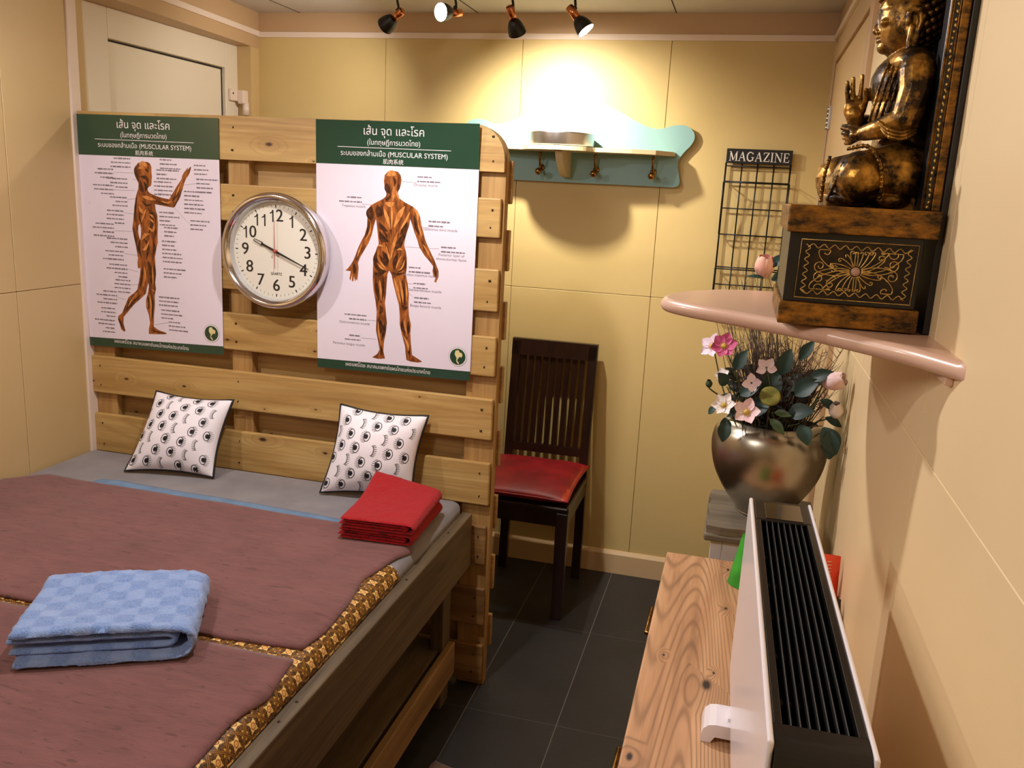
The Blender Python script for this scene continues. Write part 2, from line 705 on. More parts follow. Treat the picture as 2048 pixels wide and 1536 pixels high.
for k, (z0, z1) in enumerate(fz):
    bm = B()
    xr = -0.703 - rnd.random() * 0.008
    if k == 0:
        arc = [(-0.702 - 0.1 + 0.1 * math.cos(a), 1.725 + 0.1 * math.sin(a)) for a in [i * PI / 2 / 12 for i in range(13)]]
        add_prism(bm, [(-2.195, 1.69), (-0.702, 1.69)] + arc + [(-2.195, 1.825)], lambda a, b, d: V((a, d, b)), 2.530, 2.548)
    else:
        add_box(bm, (-2.195, 2.530, z0), (xr, 2.548, z1), 0.004)
    fp = obj('front_plank', bm, M_pine if k < 6 else M_pinelow, hb)
    for px in (-2.15, -1.60, -0.735):
        for dz in (0.03, z1 - z0 - 0.035):
            bm = B()
            add_tube(bm, [(px + rnd.uniform(-.008, .008), 2.5305, z0 + dz), (px, 2.5292, z0 + dz)], 0.0032, 8)
            obj('nail', bm, M_nail, fp)
for x0, x1 in ((-2.195, -2.10), (-1.632, -1.556), (-0.795, -0.700)):
    bm = B()
    if x1 > -1:
        arc = [(-0.700 - 0.1 + 0.1 * math.cos(a), 1.722 + 0.1 * math.sin(a)) for a in [i * PI / 2 / 12 for i in range(13)]]
        add_prism(bm, [(x0, 0.0), (x1, 0.0)] + arc, lambda a, b, d: V((a, d, b)), 2.548, 2.585)
    else:
        add_box(bm, (x0, 2.548, 0.0), (x1, 2.585, 1.822), 0.003)
    obj('post', bm, M_pinev, hb)
rz = [(1.598, 1.725), (1.395, 1.520), (1.18, 1.300), (0.975, 1.095), (0.765, 0.885), (0.55, 0.665), (0.335, 0.455), (0.125, 0.240)]
for z0, z1 in rz:
    bm = B()
    add_box(bm, (-2.195, 2.585, z0), (-0.690, 2.603, z1), 0.003)
    obj('rear_plank', bm, M_pine2, hb)

# ------------------------------------------------------------------ two muscle charts
M_paper = mat('poster_paper', s(232, 221, 234), 0.22, col2=s(227, 216, 230), sc=3, coat=0.3, bump=0.03, bsc=8)
M_green = mat('poster_green', s(38, 66, 50), 0.12, col2=s(42, 72, 54), sc=3, coat=0.35, bump=0.03, bsc=8)
M_pwhite = mat('poster_white_ink', s(232, 226, 226), 0.3, bump=0.01)
M_gray = mat('poster_gray_ink', s(128, 118, 128), 0.35, bump=0.01)
M_cream = mat('emblem_cream', s(226, 216, 160), 0.35, col2=s(212, 196, 130), sc=60, bump=0.01)
M_mus = mat('muscle_print', s(172, 98, 44), 0.3, col2=s(104, 54, 24), sc=26, stretch=(3.2, 1, 1), lo=0.36, hi=0.62, bump=0.01, detail=4)
M_musd = mat('muscle_print_dark', s(52, 28, 18), 0.3, col2=s(96, 52, 26), sc=70, stretch=(2, 1, 1), lo=0.4, hi=0.7, bump=0.01)
M_musl = mat('muscle_print_light', s(214, 142, 76), 0.3, col2=s(178, 104, 50), sc=60, stretch=(2, 1, 1), lo=0.4, hi=0.7, bump=0.01)
PM = [M_paper, M_green, M_pwhite, M_gray, M_cream, M_mus, M_musd, M_musl]


def poster(label, TL, TR, BR, BL, outline, dark, light, caps, leads, emb, words, curl, lens=None):
    W = (TR[0] - TL[0] + BR[0] - BL[0]) / 2

    def at(x, z, lay=0):
        u = (x - BL[0]) / W
        v = (z - BL[1]) / (TL[1] - BL[1])
        y = 2.5268 - curl * 0.012 * math.exp(-((u - 1.0) / 0.16) ** 2 - ((v - 1.0) / 0.10) ** 2) - 0.0004 * (1 + math.sin(u * 9 + v * 5))
        return V((x, y - 0.0004 * lay, z))

    def uv(u, v):
        a = V((BL[0], BL[1])).lerp(V((BR[0], BR[1])), u)
        b = V((TL[0], TL[1])).lerp(V((TR[0], TR[1])), u)
        return a.lerp(b, v)

    def patch(bm, u0, u1, v0, v1, lay, nu=24, nv=24):
        add_grid(bm, lambda i, j: at(*uv(u0 + (u1 - u0) * i, v0 + (v1 - v0) * j), lay), nu, nv)

    H = TL[1] - BL[1]
    root = thing('wall_poster', label, 'poster', ((TL[0] + TR[0]) / 2, 2.527, BL[1]), 'muscle charts on the headboard')
    bm = B()
    patch(bm, 0, 1, 0, 1, 0)
    # caption lines too small to read in the photo: rows of grey word marks, and their thin leader lines
    for (x, z, al, n) in caps:
        for r in range(n):
            L = rnd.uniform(0.035, 0.085) if n > 1 else 0.05
            x0 = x - L if al < 0 else x
            zz = z - r * 0.0135
            q = x0
            while q < x0 + L:
                wl = rnd.uniform(0.006, 0.02)
                e = min(q + wl, x0 + L)
                hh = rnd.uniform(0.0016, 0.0026)
                f = bm.faces.new([bm.verts.new(at(a, b, 1)) for a, b in ((q, zz - hh), (e, zz - hh), (e, zz + hh), (q, zz + hh))])
                f.material_index = 3
                q = e + 0.0022
    for (x, z, txt) in words:
        add_text(bm, txt, 0.0115, lambda a, b: at(x + a, z + b, 1), 3)
    for (xa, za, xb, zb) in leads:
        f = bm.faces.new([bm.verts.new(at(a, b, 1)) for a, b in ((xa, za - .0004), (xb, zb - .0004), (xb, zb + .0004), (xa, za + .0004))])
        f.material_index = 3
    obj('sheet', bm, PM, root)
    bm = B()
    hv = 0.131 / H
    patch(bm, 0, 1, 1 - hv, 1.0, 1, 30, 10)
    for f in bm.faces:
        f.material_index = 1
    for txt, size, zt, wd in (('เส้น จุด และโรค', 0.034, 0.031, 0.37), ('(ในทฤษฎีการนวดไทย)', 0.021, 0.064, 0.325), ('ระบบของกล้ามเนื้อ (MUSCULAR SYSTEM)', 0.021, 0.098, 0.66), ('肌肉系统', 0.0165, 0.120, 0.125)):
        c = uv(0.485, 1 - zt / H)
        add_text(bm, txt, size, lambda a, b: at(c[0] + a, c[1] + b, 2), 2, width=wd * W)
    c = uv(0.485, 1 - 0.0795 / H)
    n0 = len(bm.faces)
    add_grid(bm, lambda i, j: at(c[0] + (i - .5) * .70 * W, c[1] + (j - .5) * .0016, 3), 30, 1, 2)
    obj('header_band', bm, PM, root)
    bm = B()
    patch(bm, 0, 1, 0, 0.030 / H, 1, 20, 3)
    for f in bm.faces:
        f.material_index = 1
    c = uv(0.47, 0.017 / H)
    add_text(bm, 'เผยแพร่โดย สมาคมแพทย์แผนไทยแห่งประเทศไทย', 0.017, lambda a, b: at(c[0] + a, c[1] + b, 2), 2, width=0.55 * W)
    obj('footer_band', bm, PM, root)
    # printed figure
    bm = B()
    add_prism(bm, outline, lambda a, b, d: at(a, b, 1), 0, None, 5)
    for strokes, mi, lay in ((dark, 6, 2), (light, 7, 3)):
        for pts, w0 in strokes:
            sp = spline([(p[0], p[1]) for p in pts], 5)
            n = len(sp)
            L, Rr = [], []
            for i, p in enumerate(sp):
                d = sp[min(i + 1, n - 1)] - sp[max(i - 1, 0)]
                d.normalize()
                nn = V((-d.y, d.x, 0))
                ww = w0 * (0.12 + 0.88 * math.sin(PI * i / (n - 1)))
                L.append(p + nn * ww)
                Rr.append(p - nn * ww)
            for i in range(n - 1):
                f = bm.faces.new([bm.verts.new(at(q.x, q.y, lay)) for q in (L[i], L[i + 1], Rr[i + 1], Rr[i])])
                f.material_index = mi
    if lens:
        add_prism(bm, lens, lambda a, b, d: at(a, b, 4), 0, None, 0)
    obj('printed_figure', bm, PM, root, label='printed picture of the muscles of a standing body')
    bm = B()
    for r, lay, mi in ((0.0305, 1, 3), (0.0295, 2, 2), (0.0255, 3, 1)):
        f = bm.faces.new([bm.verts.new(at(emb[0] + r * math.cos(2 * PI * k / 32), emb[1] + r * math.sin(2 * PI * k / 32), lay)) for k in range(32)])
        f.material_index = mi
    th = [(-8, 18), (-2, 21), (4, 20), (6, 14), (13, 13), (16, 6), (13, -1), (6, 0), (3, -4), (0, -8), (-1, -13), (4, -18), (6, -22), (2, -22), (-3, -17), (-4, -10), (-3, -4), (-7, 2), (-10, 8), (-9, 13)]
    add_prism(bm, [(emb[0] + a * .001, emb[1] + b * .001) for a, b in th], lambda a, b, d: at(a, b, 4), 0, None, 4)
    obj('emblem', bm, PM, root)
    return root


side_outline = [(-1.9324, 1.6708), (-1.9169, 1.6704), (-1.9067, 1.6651), (-1.9022, 1.6549), (-1.9031, 1.6366), (-1.9019, 1.6226), (-1.9036, 1.6131), (-1.9041, 1.6037), (-1.9064, 1.5947), (-1.9147, 1.5906), (-1.9206, 1.5851), (-1.9197, 1.5783), (-1.9143, 1.5722), (-1.9064, 1.5684), (-1.8789, 1.5598), (-1.8574, 1.5561), (-1.8389, 1.5544), (-1.8336, 1.5631), (-1.8245, 1.5751), (-1.8128, 1.5923), (-1.7986, 1.6101), (-1.7903, 1.6209), (-1.7868, 1.6324), (-1.7803, 1.643), (-1.7715, 1.6521), (-1.7664, 1.6585), (-1.7653, 1.6544), (-1.7686, 1.6481), (-1.7566, 1.6615), (-1.7531, 1.6601), (-1.7584, 1.6455), (-1.7637, 1.635), (-1.7725, 1.6253), (-1.7816, 1.6083), (-1.7886, 1.5872), (-1.8006, 1.5606), (-1.8184, 1.5314), (-1.8241, 1.5279), (-1.8462, 1.5299), (-1.8708, 1.5328), (-1.8943, 1.5358), (-1.8927, 1.5179), (-1.8867, 1.498), (-1.8855, 1.4715), (-1.8889, 1.4392), (-1.8896, 1.4112), (-1.8956, 1.3903), (-1.9003, 1.3694), (-1.9032, 1.3616), (-1.902, 1.3356), (-1.901, 1.3029), (-1.9061, 1.275), (-1.9039, 1.2542), (-1.9101, 1.2305), (-1.9111, 1.1971), (-1.9159, 1.1632), (-1.9191, 1.1236), (-1.9028, 1.1137), (-1.8686, 1.105), (-1.8713, 1.1014), (-1.9036, 1.0979), (-1.9398, 1.0963), (-1.939, 1.1133), (-1.9328, 1.1336), (-1.9359, 1.1615), (-1.9457, 1.1859), (-1.9449, 1.2139), (-1.9359, 1.2396), (-1.9311, 1.2593), (-1.9336, 1.273), (-1.9405, 1.2503), (-1.9445, 1.2345), (-1.9688, 1.2136), (-1.9945, 1.1925), (-2.0222, 1.1626), (-2.0374, 1.1472), (-2.0401, 1.1242), (-2.033, 1.0987), (-2.0385, 1.0948), (-2.0499, 1.1029), (-2.0553, 1.1218), (-2.0611, 1.1355), (-2.0584, 1.1488), (-2.0433, 1.1591), (-2.0322, 1.1815), (-2.0139, 1.2167), (-1.9916, 1.233), (-1.9781, 1.2452), (-1.9709, 1.2701), (-1.9643, 1.2983), (-1.9611, 1.3232), (-1.9659, 1.318), (-1.9709, 1.3187), (-1.9726, 1.3361), (-1.9691, 1.3528), (-1.9715, 1.369), (-1.9758, 1.396), (-1.9818, 1.4254), (-1.9862, 1.4495), (-1.9825, 1.4712), (-1.9779, 1.4983), (-1.9733, 1.5253), (-1.9688, 1.5494), (-1.9621, 1.5683), (-1.955, 1.5845), (-1.9541, 1.6003), (-1.9621, 1.6157), (-1.9668, 1.6323), (-1.9652, 1.6512), (-1.9526, 1.6653)]
side_lens = [(-1.9609, 1.4607), (-1.9542, 1.4675), (-1.9512, 1.4516), (-1.9522, 1.4326), (-1.957, 1.4134), (-1.9603, 1.424), (-1.9631, 1.4428)]
side_dark = [([(-1.9592, 1.6577), (-1.9638, 1.6418), (-1.9587, 1.6211), (-1.9514, 1.6057)], 0.006), ([(-1.9261, 1.6476), (-1.9183, 1.6428), (-1.9155, 1.6361)], 0.005), ([(-1.9487, 1.6216), (-1.9318, 1.6213), (-1.9197, 1.615), (-1.9175, 1.5968)], 0.006), ([(-1.9467, 1.6112), (-1.9431, 1.5851), (-1.9362, 1.5722)], 0.007), ([(-1.9357, 1.6064), (-1.924, 1.5912), (-1.9298, 1.5752)], 0.006), ([(-1.9618, 1.563), (-1.9704, 1.5201), (-1.9765, 1.4769)], 0.004), ([(-1.9451, 1.5453), (-1.9271, 1.5304), (-1.9081, 1.534)], 0.004), ([(-1.9529, 1.5157), (-1.9556, 1.4889), (-1.9465, 1.4572)], 0.003), ([(-1.9224, 1.5226), (-1.9097, 1.5021), (-1.9081, 1.4702), (-1.9257, 1.4316)], 0.006), ([(-1.9123, 1.5126), (-1.8961, 1.4975), (-1.8929, 1.4604)], 0.0035), ([(-1.9078, 1.4755), (-1.8967, 1.4468), (-1.901, 1.4223)], 0.0035), ([(-1.9577, 1.4242), (-1.9629, 1.3859), (-1.955, 1.3538)], 0.005), ([(-1.9421, 1.4198), (-1.9276, 1.3936), (-1.9362, 1.3496)], 0.006), ([(-1.9075, 1.4165), (-1.9025, 1.3899), (-1.9086, 1.3678)], 0.005), ([(-1.9815, 1.4551), (-1.9759, 1.4177), (-1.9696, 1.38)], 0.004), ([(-1.8949, 1.5505), (-1.8705, 1.5402), (-1.8398, 1.535)], 0.004), ([(-1.8269, 1.5488), (-1.8106, 1.5705), (-1.7928, 1.6026)], 0.005), ([(-1.8214, 1.5333), (-1.8031, 1.5605), (-1.7884, 1.5925)], 0.003), ([(-1.9301, 1.3446), (-1.9192, 1.307), (-1.9224, 1.2683)], 0.009), ([(-1.9533, 1.3265), (-1.9588, 1.2821), (-1.9668, 1.2511)], 0.004), ([(-1.9078, 1.3461), (-1.9064, 1.3079), (-1.9147, 1.2689)], 0.004), ([(-1.9874, 1.2272), (-2.0083, 1.2003), (-2.0263, 1.1707)], 0.005), ([(-1.9613, 1.232), (-1.9919, 1.2045), (-2.0266, 1.1651)], 0.003), ([(-1.9391, 1.2282), (-1.9308, 1.2011), (-1.9382, 1.1809)], 0.006), ([(-1.9195, 1.2353), (-1.9195, 1.1964), (-1.9241, 1.14)], 0.004), ([(-2.0576, 1.1398), (-2.0506, 1.1233), (-2.0401, 1.1015)], 0.004), ([(-1.9318, 1.114), (-1.9096, 1.1064), (-1.8777, 1.103)], 0.003)]
side_light = [([(-1.9485, 1.6608), (-1.9327, 1.664), (-1.9145, 1.657)], 0.008), ([(-1.9523, 1.6476), (-1.9364, 1.6534), (-1.9307, 1.6433)], 0.007), ([(-1.9444, 1.5586), (-1.9196, 1.5546), (-1.8887, 1.5482)], 0.006), ([(-1.9555, 1.5262), (-1.9469, 1.5107), (-1.9348, 1.5007)], 0.006), ([(-1.9489, 1.4732), (-1.938, 1.5005), (-1.9277, 1.517)], 0.004), ([(-1.9244, 1.4585), (-1.906, 1.4489), (-1.8987, 1.4707)], 0.005), ([(-1.9172, 1.5017), (-1.9068, 1.4969), (-1.9028, 1.4892)], 0.003), ([(-1.9198, 1.4882), (-1.9076, 1.4809), (-1.9017, 1.4732)], 0.003), ([(-1.9519, 1.4137), (-1.9384, 1.4308), (-1.9191, 1.4374)], 0.006), ([(-1.9504, 1.3813), (-1.9374, 1.3876), (-1.9202, 1.4157)], 0.005), ([(-1.8702, 1.5465), (-1.8456, 1.5425), (-1.8269, 1.5488)], 0.003), ([(-1.8139, 1.5651), (-1.8006, 1.5919), (-1.7873, 1.6184)], 0.003), ([(-1.9469, 1.327), (-1.944, 1.2942), (-1.9537, 1.2548)], 0.004), ([(-1.9149, 1.3292), (-1.9133, 1.2965), (-1.9137, 1.2634)], 0.003), ([(-1.9291, 1.2346), (-1.9265, 1.1958), (-1.9303, 1.1451)], 0.004), ([(-1.974, 1.2366), (-1.9979, 1.2124), (-2.0191, 1.1826)], 0.003), ([(-1.9219, 1.2517), (-1.9144, 1.2479), (-1.9096, 1.2427)], 0.003)]
back_outline = [(-1.052, 1.6789), (-1.0356, 1.6775), (-1.0261, 1.6674), (-1.0222, 1.6522), (-1.0253, 1.6361), (-1.0315, 1.6251), (-1.0342, 1.6116), (-1.0292, 1.5985), (-1.0102, 1.5872), (-0.9836, 1.5757), (-0.9688, 1.5642), (-0.9596, 1.5459), (-0.9548, 1.522), (-0.9485, 1.5034), (-0.942, 1.4811), (-0.9296, 1.4547), (-0.9123, 1.4243), (-0.9011, 1.4005), (-0.8948, 1.3861), (-0.8948, 1.368), (-0.9024, 1.3503), (-0.9078, 1.3532), (-0.9041, 1.3667), (-0.9106, 1.3685), (-0.9146, 1.3847), (-0.9127, 1.3996), (-0.9236, 1.4126), (-0.9417, 1.4305), (-0.9588, 1.4539), (-0.9664, 1.4752), (-0.9757, 1.4964), (-0.9852, 1.5218), (-0.9915, 1.5387), (-0.995, 1.5158), (-1.0021, 1.4948), (-1.008, 1.4726), (-1.0094, 1.4561), (-1.0037, 1.4401), (-0.9997, 1.4183), (-0.999, 1.3908), (-1.002, 1.3684), (-0.9954, 1.3411), (-0.9904, 1.308), (-0.9908, 1.2742), (-0.9887, 1.2405), (-0.9808, 1.2128), (-0.9825, 1.1842), (-0.9798, 1.1501), (-0.9747, 1.1161), (-0.9564, 1.1063), (-0.9399, 1.0976), (-0.956, 1.0936), (-0.9803, 1.0947), (-0.9937, 1.098), (-0.9959, 1.114), (-0.9996, 1.1425), (-1.0114, 1.1805), (-1.0187, 1.2095), (-1.0193, 1.2379), (-1.0231, 1.2716), (-1.0334, 1.3046), (-1.0431, 1.3375), (-1.0497, 1.365), (-1.0583, 1.3766), (-1.0635, 1.3639), (-1.0654, 1.3358), (-1.0672, 1.3019), (-1.0703, 1.2734), (-1.066, 1.2397), (-1.0624, 1.2114), (-1.0649, 1.1825), (-1.0716, 1.1473), (-1.0729, 1.1182), (-1.0664, 1.0955), (-1.0903, 1.092), (-1.1108, 1.0952), (-1.0937, 1.1074), (-1.0859, 1.1227), (-1.0913, 1.1501), (-1.0992, 1.184), (-1.0985, 1.214), (-1.0977, 1.2427), (-1.102, 1.2765), (-1.1092, 1.3099), (-1.1127, 1.3435), (-1.1126, 1.3716), (-1.1123, 1.394), (-1.109, 1.4165), (-1.101, 1.4419), (-1.094, 1.4562), (-1.0968, 1.478), (-1.0995, 1.4998), (-1.1023, 1.5204), (-1.1048, 1.5323), (-1.1117, 1.5101), (-1.1179, 1.4822), (-1.1289, 1.4562), (-1.1431, 1.4331), (-1.1556, 1.4122), (-1.164, 1.3926), (-1.1614, 1.3782), (-1.1629, 1.3567), (-1.1658, 1.3362), (-1.1695, 1.3421), (-1.1731, 1.3334), (-1.1764, 1.3501), (-1.1793, 1.3329), (-1.1842, 1.3348), (-1.1832, 1.3552), (-1.1885, 1.3356), (-1.1923, 1.341), (-1.1882, 1.365), (-1.1974, 1.3655), (-1.2061, 1.366), (-1.1957, 1.3758), (-1.1878, 1.3859), (-1.1805, 1.3976), (-1.1716, 1.4178), (-1.1627, 1.4407), (-1.1532, 1.4607), (-1.1419, 1.4808), (-1.1344, 1.506), (-1.1336, 1.5307), (-1.1315, 1.5526), (-1.1251, 1.5704), (-1.1074, 1.581), (-1.0839, 1.593), (-1.0728, 1.6017), (-1.0706, 1.6098), (-1.0767, 1.6245), (-1.0801, 1.6458), (-1.0781, 1.6651), (-1.0671, 1.6762)]
back_dark = [([(-1.0712, 1.6419), (-1.0685, 1.626), (-1.0576, 1.6105)], 0.009), ([(-1.0499, 1.6615), (-1.0437, 1.6485), (-1.0463, 1.6324)], 0.004), ([(-1.0337, 1.6437), (-1.0317, 1.6331), (-1.0343, 1.6196)], 0.005), ([(-1.0547, 1.6106), (-1.0632, 1.5968), (-1.0749, 1.5908)], 0.004), ([(-1.1192, 1.5696), (-1.1248, 1.5475), (-1.1185, 1.5261)], 0.013), ([(-1.1013, 1.5732), (-1.0951, 1.5546), (-1.1008, 1.538)], 0.012), ([(-1.0895, 1.5766), (-1.0833, 1.5607), (-1.0871, 1.5415)], 0.006), ([(-1.0945, 1.522), (-1.0823, 1.5063), (-1.0643, 1.4965)], 0.007), ([(-1.0923, 1.4948), (-1.0817, 1.4735), (-1.0607, 1.4666)], 0.01), ([(-1.0884, 1.5114), (-1.07, 1.4852), (-1.0668, 1.4744)], 0.004), ([(-1.0, 1.5274), (-1.0112, 1.5051), (-1.0226, 1.4881)], 0.008), ([(-1.0052, 1.5), (-1.0164, 1.4776), (-1.0368, 1.4599)], 0.008), ([(-1.0134, 1.4723), (-1.0248, 1.4551), (-1.0424, 1.4458)], 0.006), ([(-1.0538, 1.5677), (-1.0547, 1.5243), (-1.0521, 1.4808)], 0.003), ([(-1.037, 1.4708), (-1.0452, 1.4373), (-1.0537, 1.4147)], 0.004), ([(-1.0726, 1.4631), (-1.0631, 1.4361), (-1.0567, 1.4145)], 0.004), ([(-1.102, 1.4336), (-1.1046, 1.4056), (-1.0921, 1.3786), (-1.0709, 1.3746)], 0.009), ([(-1.081, 1.435), (-1.0687, 1.4136), (-1.0651, 1.3861)], 0.009), ([(-1.0928, 1.4231), (-1.0774, 1.4019), (-1.0741, 1.3855)], 0.006), ([(-1.0302, 1.4328), (-1.0386, 1.4046), (-1.041, 1.3795)], 0.008), ([(-1.0092, 1.4232), (-1.0086, 1.3957), (-1.0289, 1.372)], 0.008), ([(-1.107, 1.3664), (-1.0948, 1.3617), (-1.0649, 1.375)], 0.006), ([(-1.0468, 1.3707), (-1.0288, 1.3665), (-1.0051, 1.3737)], 0.004), ([(-1.1037, 1.3498), (-1.097, 1.3109), (-1.0904, 1.2774)], 0.007), ([(-1.0766, 1.3574), (-1.0789, 1.3123), (-1.0842, 1.2723)], 0.006), ([(-1.0872, 1.2663), (-1.0808, 1.2498), (-1.0897, 1.2376)], 0.006), ([(-1.0895, 1.2262), (-1.0828, 1.1924), (-1.0795, 1.1754)], 0.01), ([(-1.0709, 1.2107), (-1.0723, 1.1876), (-1.0791, 1.1524)], 0.005), ([(-1.0343, 1.3438), (-1.0214, 1.3055), (-1.0117, 1.2725)], 0.004), ([(-1.0135, 1.3509), (-1.0066, 1.3123), (-1.0027, 1.2733)], 0.005), ([(-1.0147, 1.2723), (-1.0024, 1.262), (-0.9936, 1.2684)], 0.005), ([(-1.0105, 1.2216), (-1.007, 1.1991), (-1.0006, 1.1826)], 0.008), ([(-0.9895, 1.2235), (-0.99, 1.195), (-0.9944, 1.1774)], 0.006), ([(-1.1275, 1.5256), (-1.1301, 1.498), (-1.1418, 1.4697)], 0.005), ([(-1.1536, 1.4413), (-1.1624, 1.4184), (-1.1714, 1.3983)], 0.004), ([(-1.1774, 1.3894), (-1.1741, 1.3728), (-1.177, 1.3557)], 0.006), ([(-0.9801, 1.5501), (-0.9705, 1.5183), (-0.961, 1.4919)], 0.007), ([(-0.9549, 1.4814), (-0.9424, 1.455), (-0.9241, 1.4289)], 0.004), ([(-0.9116, 1.4025), (-0.9051, 1.381), (-0.9017, 1.3647)], 0.004), ([(-1.0819, 1.1405), (-1.0785, 1.1176), (-1.0813, 1.1028)], 0.004), ([(-0.989, 1.155), (-0.9859, 1.1265), (-0.9806, 1.1097)], 0.004)]
back_light = [([(-1.0704, 1.6633), (-1.0559, 1.6719), (-1.0383, 1.6673)], 0.009), ([(-1.0463, 1.6324), (-1.0471, 1.611), (-1.0501, 1.5894)], 0.006), ([(-1.0402, 1.622), (-1.034, 1.6063), (-1.0278, 1.5905)], 0.003), ([(-1.0748, 1.5827), (-1.057, 1.5783), (-1.0453, 1.5843)], 0.008), ([(-1.054, 1.5784), (-1.0516, 1.5462), (-1.0519, 1.5027)], 0.004), ([(-1.0805, 1.5716), (-1.0681, 1.5398), (-1.0555, 1.5025)], 0.006), ([(-1.0099, 1.5754), (-1.0269, 1.5475), (-1.0437, 1.5086)], 0.008), ([(-0.992, 1.5602), (-1.0059, 1.5325), (-1.0258, 1.4988)], 0.004), ([(-1.0317, 1.4984), (-1.0427, 1.4595), (-1.0536, 1.4091)], 0.005), ([(-1.0694, 1.4523), (-1.0611, 1.4252), (-1.0559, 1.4062)], 0.0035), ([(-1.0993, 1.4476), (-1.0873, 1.4522), (-1.0783, 1.4473)], 0.003), ([(-1.0334, 1.4408), (-1.0216, 1.4455), (-1.0126, 1.4406)], 0.003), ([(-1.0957, 1.4118), (-1.0834, 1.396), (-1.068, 1.3804)], 0.003), ([(-1.0985, 1.3977), (-1.0862, 1.3846), (-1.074, 1.3771)], 0.003), ([(-1.0153, 1.4283), (-1.0267, 1.4055), (-1.0351, 1.3827)], 0.003), ([(-1.006, 1.4124), (-1.0144, 1.3897), (-1.026, 1.3778)], 0.003), ([(-1.0885, 1.3453), (-1.0849, 1.3118), (-1.0813, 1.2782)], 0.004), ([(-1.0405, 1.3545), (-1.0277, 1.3163), (-1.016, 1.2778)], 0.005), ([(-1.0226, 1.3558), (-1.0126, 1.3118), (-1.0088, 1.2784)], 0.004), ([(-1.0015, 1.3462), (-0.9977, 1.313), (-0.9969, 1.2794)], 0.003), ([(-1.0924, 1.2145), (-1.0887, 1.1746), (-1.08, 1.1349)], 0.003), ([(-0.9988, 1.234), (-1.0012, 1.2111), (-0.9912, 1.172)], 0.004), ([(-1.0064, 1.1763), (-0.9907, 1.1491), (-0.9871, 1.1264)], 0.004), ([(-1.1214, 1.5204), (-1.124, 1.4929), (-1.1387, 1.4644)], 0.003), ([(-0.9681, 1.54), (-0.9616, 1.5135), (-0.9521, 1.487)], 0.003), ([(-0.9806, 1.5716), (-0.9686, 1.5561), (-0.9651, 1.5348)], 0.004), ([(-0.9486, 1.4655), (-0.9334, 1.4447), (-0.918, 1.4184)], 0.003), ([(-1.1507, 1.4526), (-1.1595, 1.4298), (-1.1672, 1.4069)], 0.003)]
sA = [(-1.9819, 1.6776, -1, 3), (-1.8702, 1.6795, 1, 3), (-1.7432, 1.6666, 1, 3), (-2.0502, 1.6408, -1, 3), (-1.8841, 1.6463, 1, 3), (-1.9969, 1.6115, -1, 3), (-1.7357, 1.6233, 1, 4), (-2.0515, 1.5878, -1, 3), (-1.8952, 1.6083, 1, 4), (-1.7827, 1.5823, 1, 3), (-2.0003, 1.5505, -1, 3), (-1.7842, 1.5415, 1, 3), (-2.0168, 1.5058, -1, 4), (-1.8793, 1.5101, 1, 4), (-2.0592, 1.4603, -1, 4), (-1.763, 1.4891, 1, 3), (-1.8629, 1.4611, 1, 3), (-2.0081, 1.4129, -1, 3), (-1.873, 1.416, 1, 3), (-2.0259, 1.3698, -1, 3), (-1.873, 1.3756, 1, 3), (-2.0143, 1.325, -1, 4), (-1.8709, 1.3242, 1, 3), (-2.0043, 1.2732, -1, 4), (-2.06, 1.231, -1, 4), (-1.8944, 1.2273, 1, 3), (-2.0688, 1.1717, -1, 3), (-1.8868, 1.1835, 1, 3), (-2.0753, 1.1297, -1, 4), (-1.8592, 1.1445, 1, 3)]
lA = [(-2.0476, 1.6319, -1.9656, 1.6324), (-1.8815, 1.5712, -1.8321, 1.5695), (-1.788, 1.6018, -1.7362, 1.6094), (-2.0019, 1.5451, -1.9701, 1.5494), (-2.0171, 1.5015, -1.9728, 1.4986), (-2.056, 1.4388, -1.9822, 1.4416), (-1.8216, 1.528, -1.7652, 1.4785), (-2.0249, 1.3655, -1.9706, 1.3609), (-2.0149, 1.3139, -1.9703, 1.3061), (-2.0051, 1.2592, -1.9693, 1.2647), (-2.0598, 1.2131, -2.0242, 1.2075), (-1.915, 1.1296, -1.8599, 1.1428), (-1.9792, 1.6123, -1.9604, 1.6116), (-2.051, 1.5746, -1.9686, 1.5759)]
sB = [(-0.9715, 1.665, 1, 2), (-1.1524, 1.5939, -1, 2), (-0.932, 1.5346, 1, 2), (-0.8891, 1.4595, 1, 2), (-0.9925, 1.3913, 1, 2), (-0.9758, 1.3426, 1, 2), (-0.9723, 1.2982, 1, 2), (-1.1325, 1.2271, -1, 2), (-1.152, 1.1601, -1, 2)]
lB = [(-1.0204, 1.6485, -0.9739, 1.6475), (-1.1522, 1.5744, -1.1163, 1.5752), (-0.9616, 1.5145, -0.9326, 1.5152), (-1.007, 1.453, -0.8959, 1.4537), (-0.9954, 1.3411, -0.9775, 1.3397), (-1.1292, 1.2142, -1.0973, 1.2141), (-1.1501, 1.1545, -1.0976, 1.1553), (-0.9905, 1.3108, -0.9747, 1.2991)]
wB = [(-0.9444, 1.6409, 'Occipital muscle'), (-1.1804, 1.5674, 'Trapezius muscle'), (-0.8931, 1.5111, 'Latissimus dorsi muscle'), (-0.8548, 1.4363, 'Posterior layer of'), (-0.8555, 1.4238, 'thoracolumbar fascia'), (-0.954, 1.3686, 'Gluteus maximus muscle'), (-0.9374, 1.3222, 'Semitendinosus muscle'), (-0.9342, 1.2733, 'Biceps femoris muscle'), (-1.1736, 1.2017, 'Gastrocnemius muscle'), (-1.1923, 1.1313, 'Peroneus longus muscle')]
eA = (-1.6941, 1.1202)
eB = (-0.823, 1.1251)
poster('muscle chart with a walking side view, left of the clock', (-2.191, 1.815), (-1.649, 1.816), (-1.651, 1.050), (-2.181, 1.034), side_outline, side_dark, side_light, sA, lA, eA, [], 0.0, side_lens)
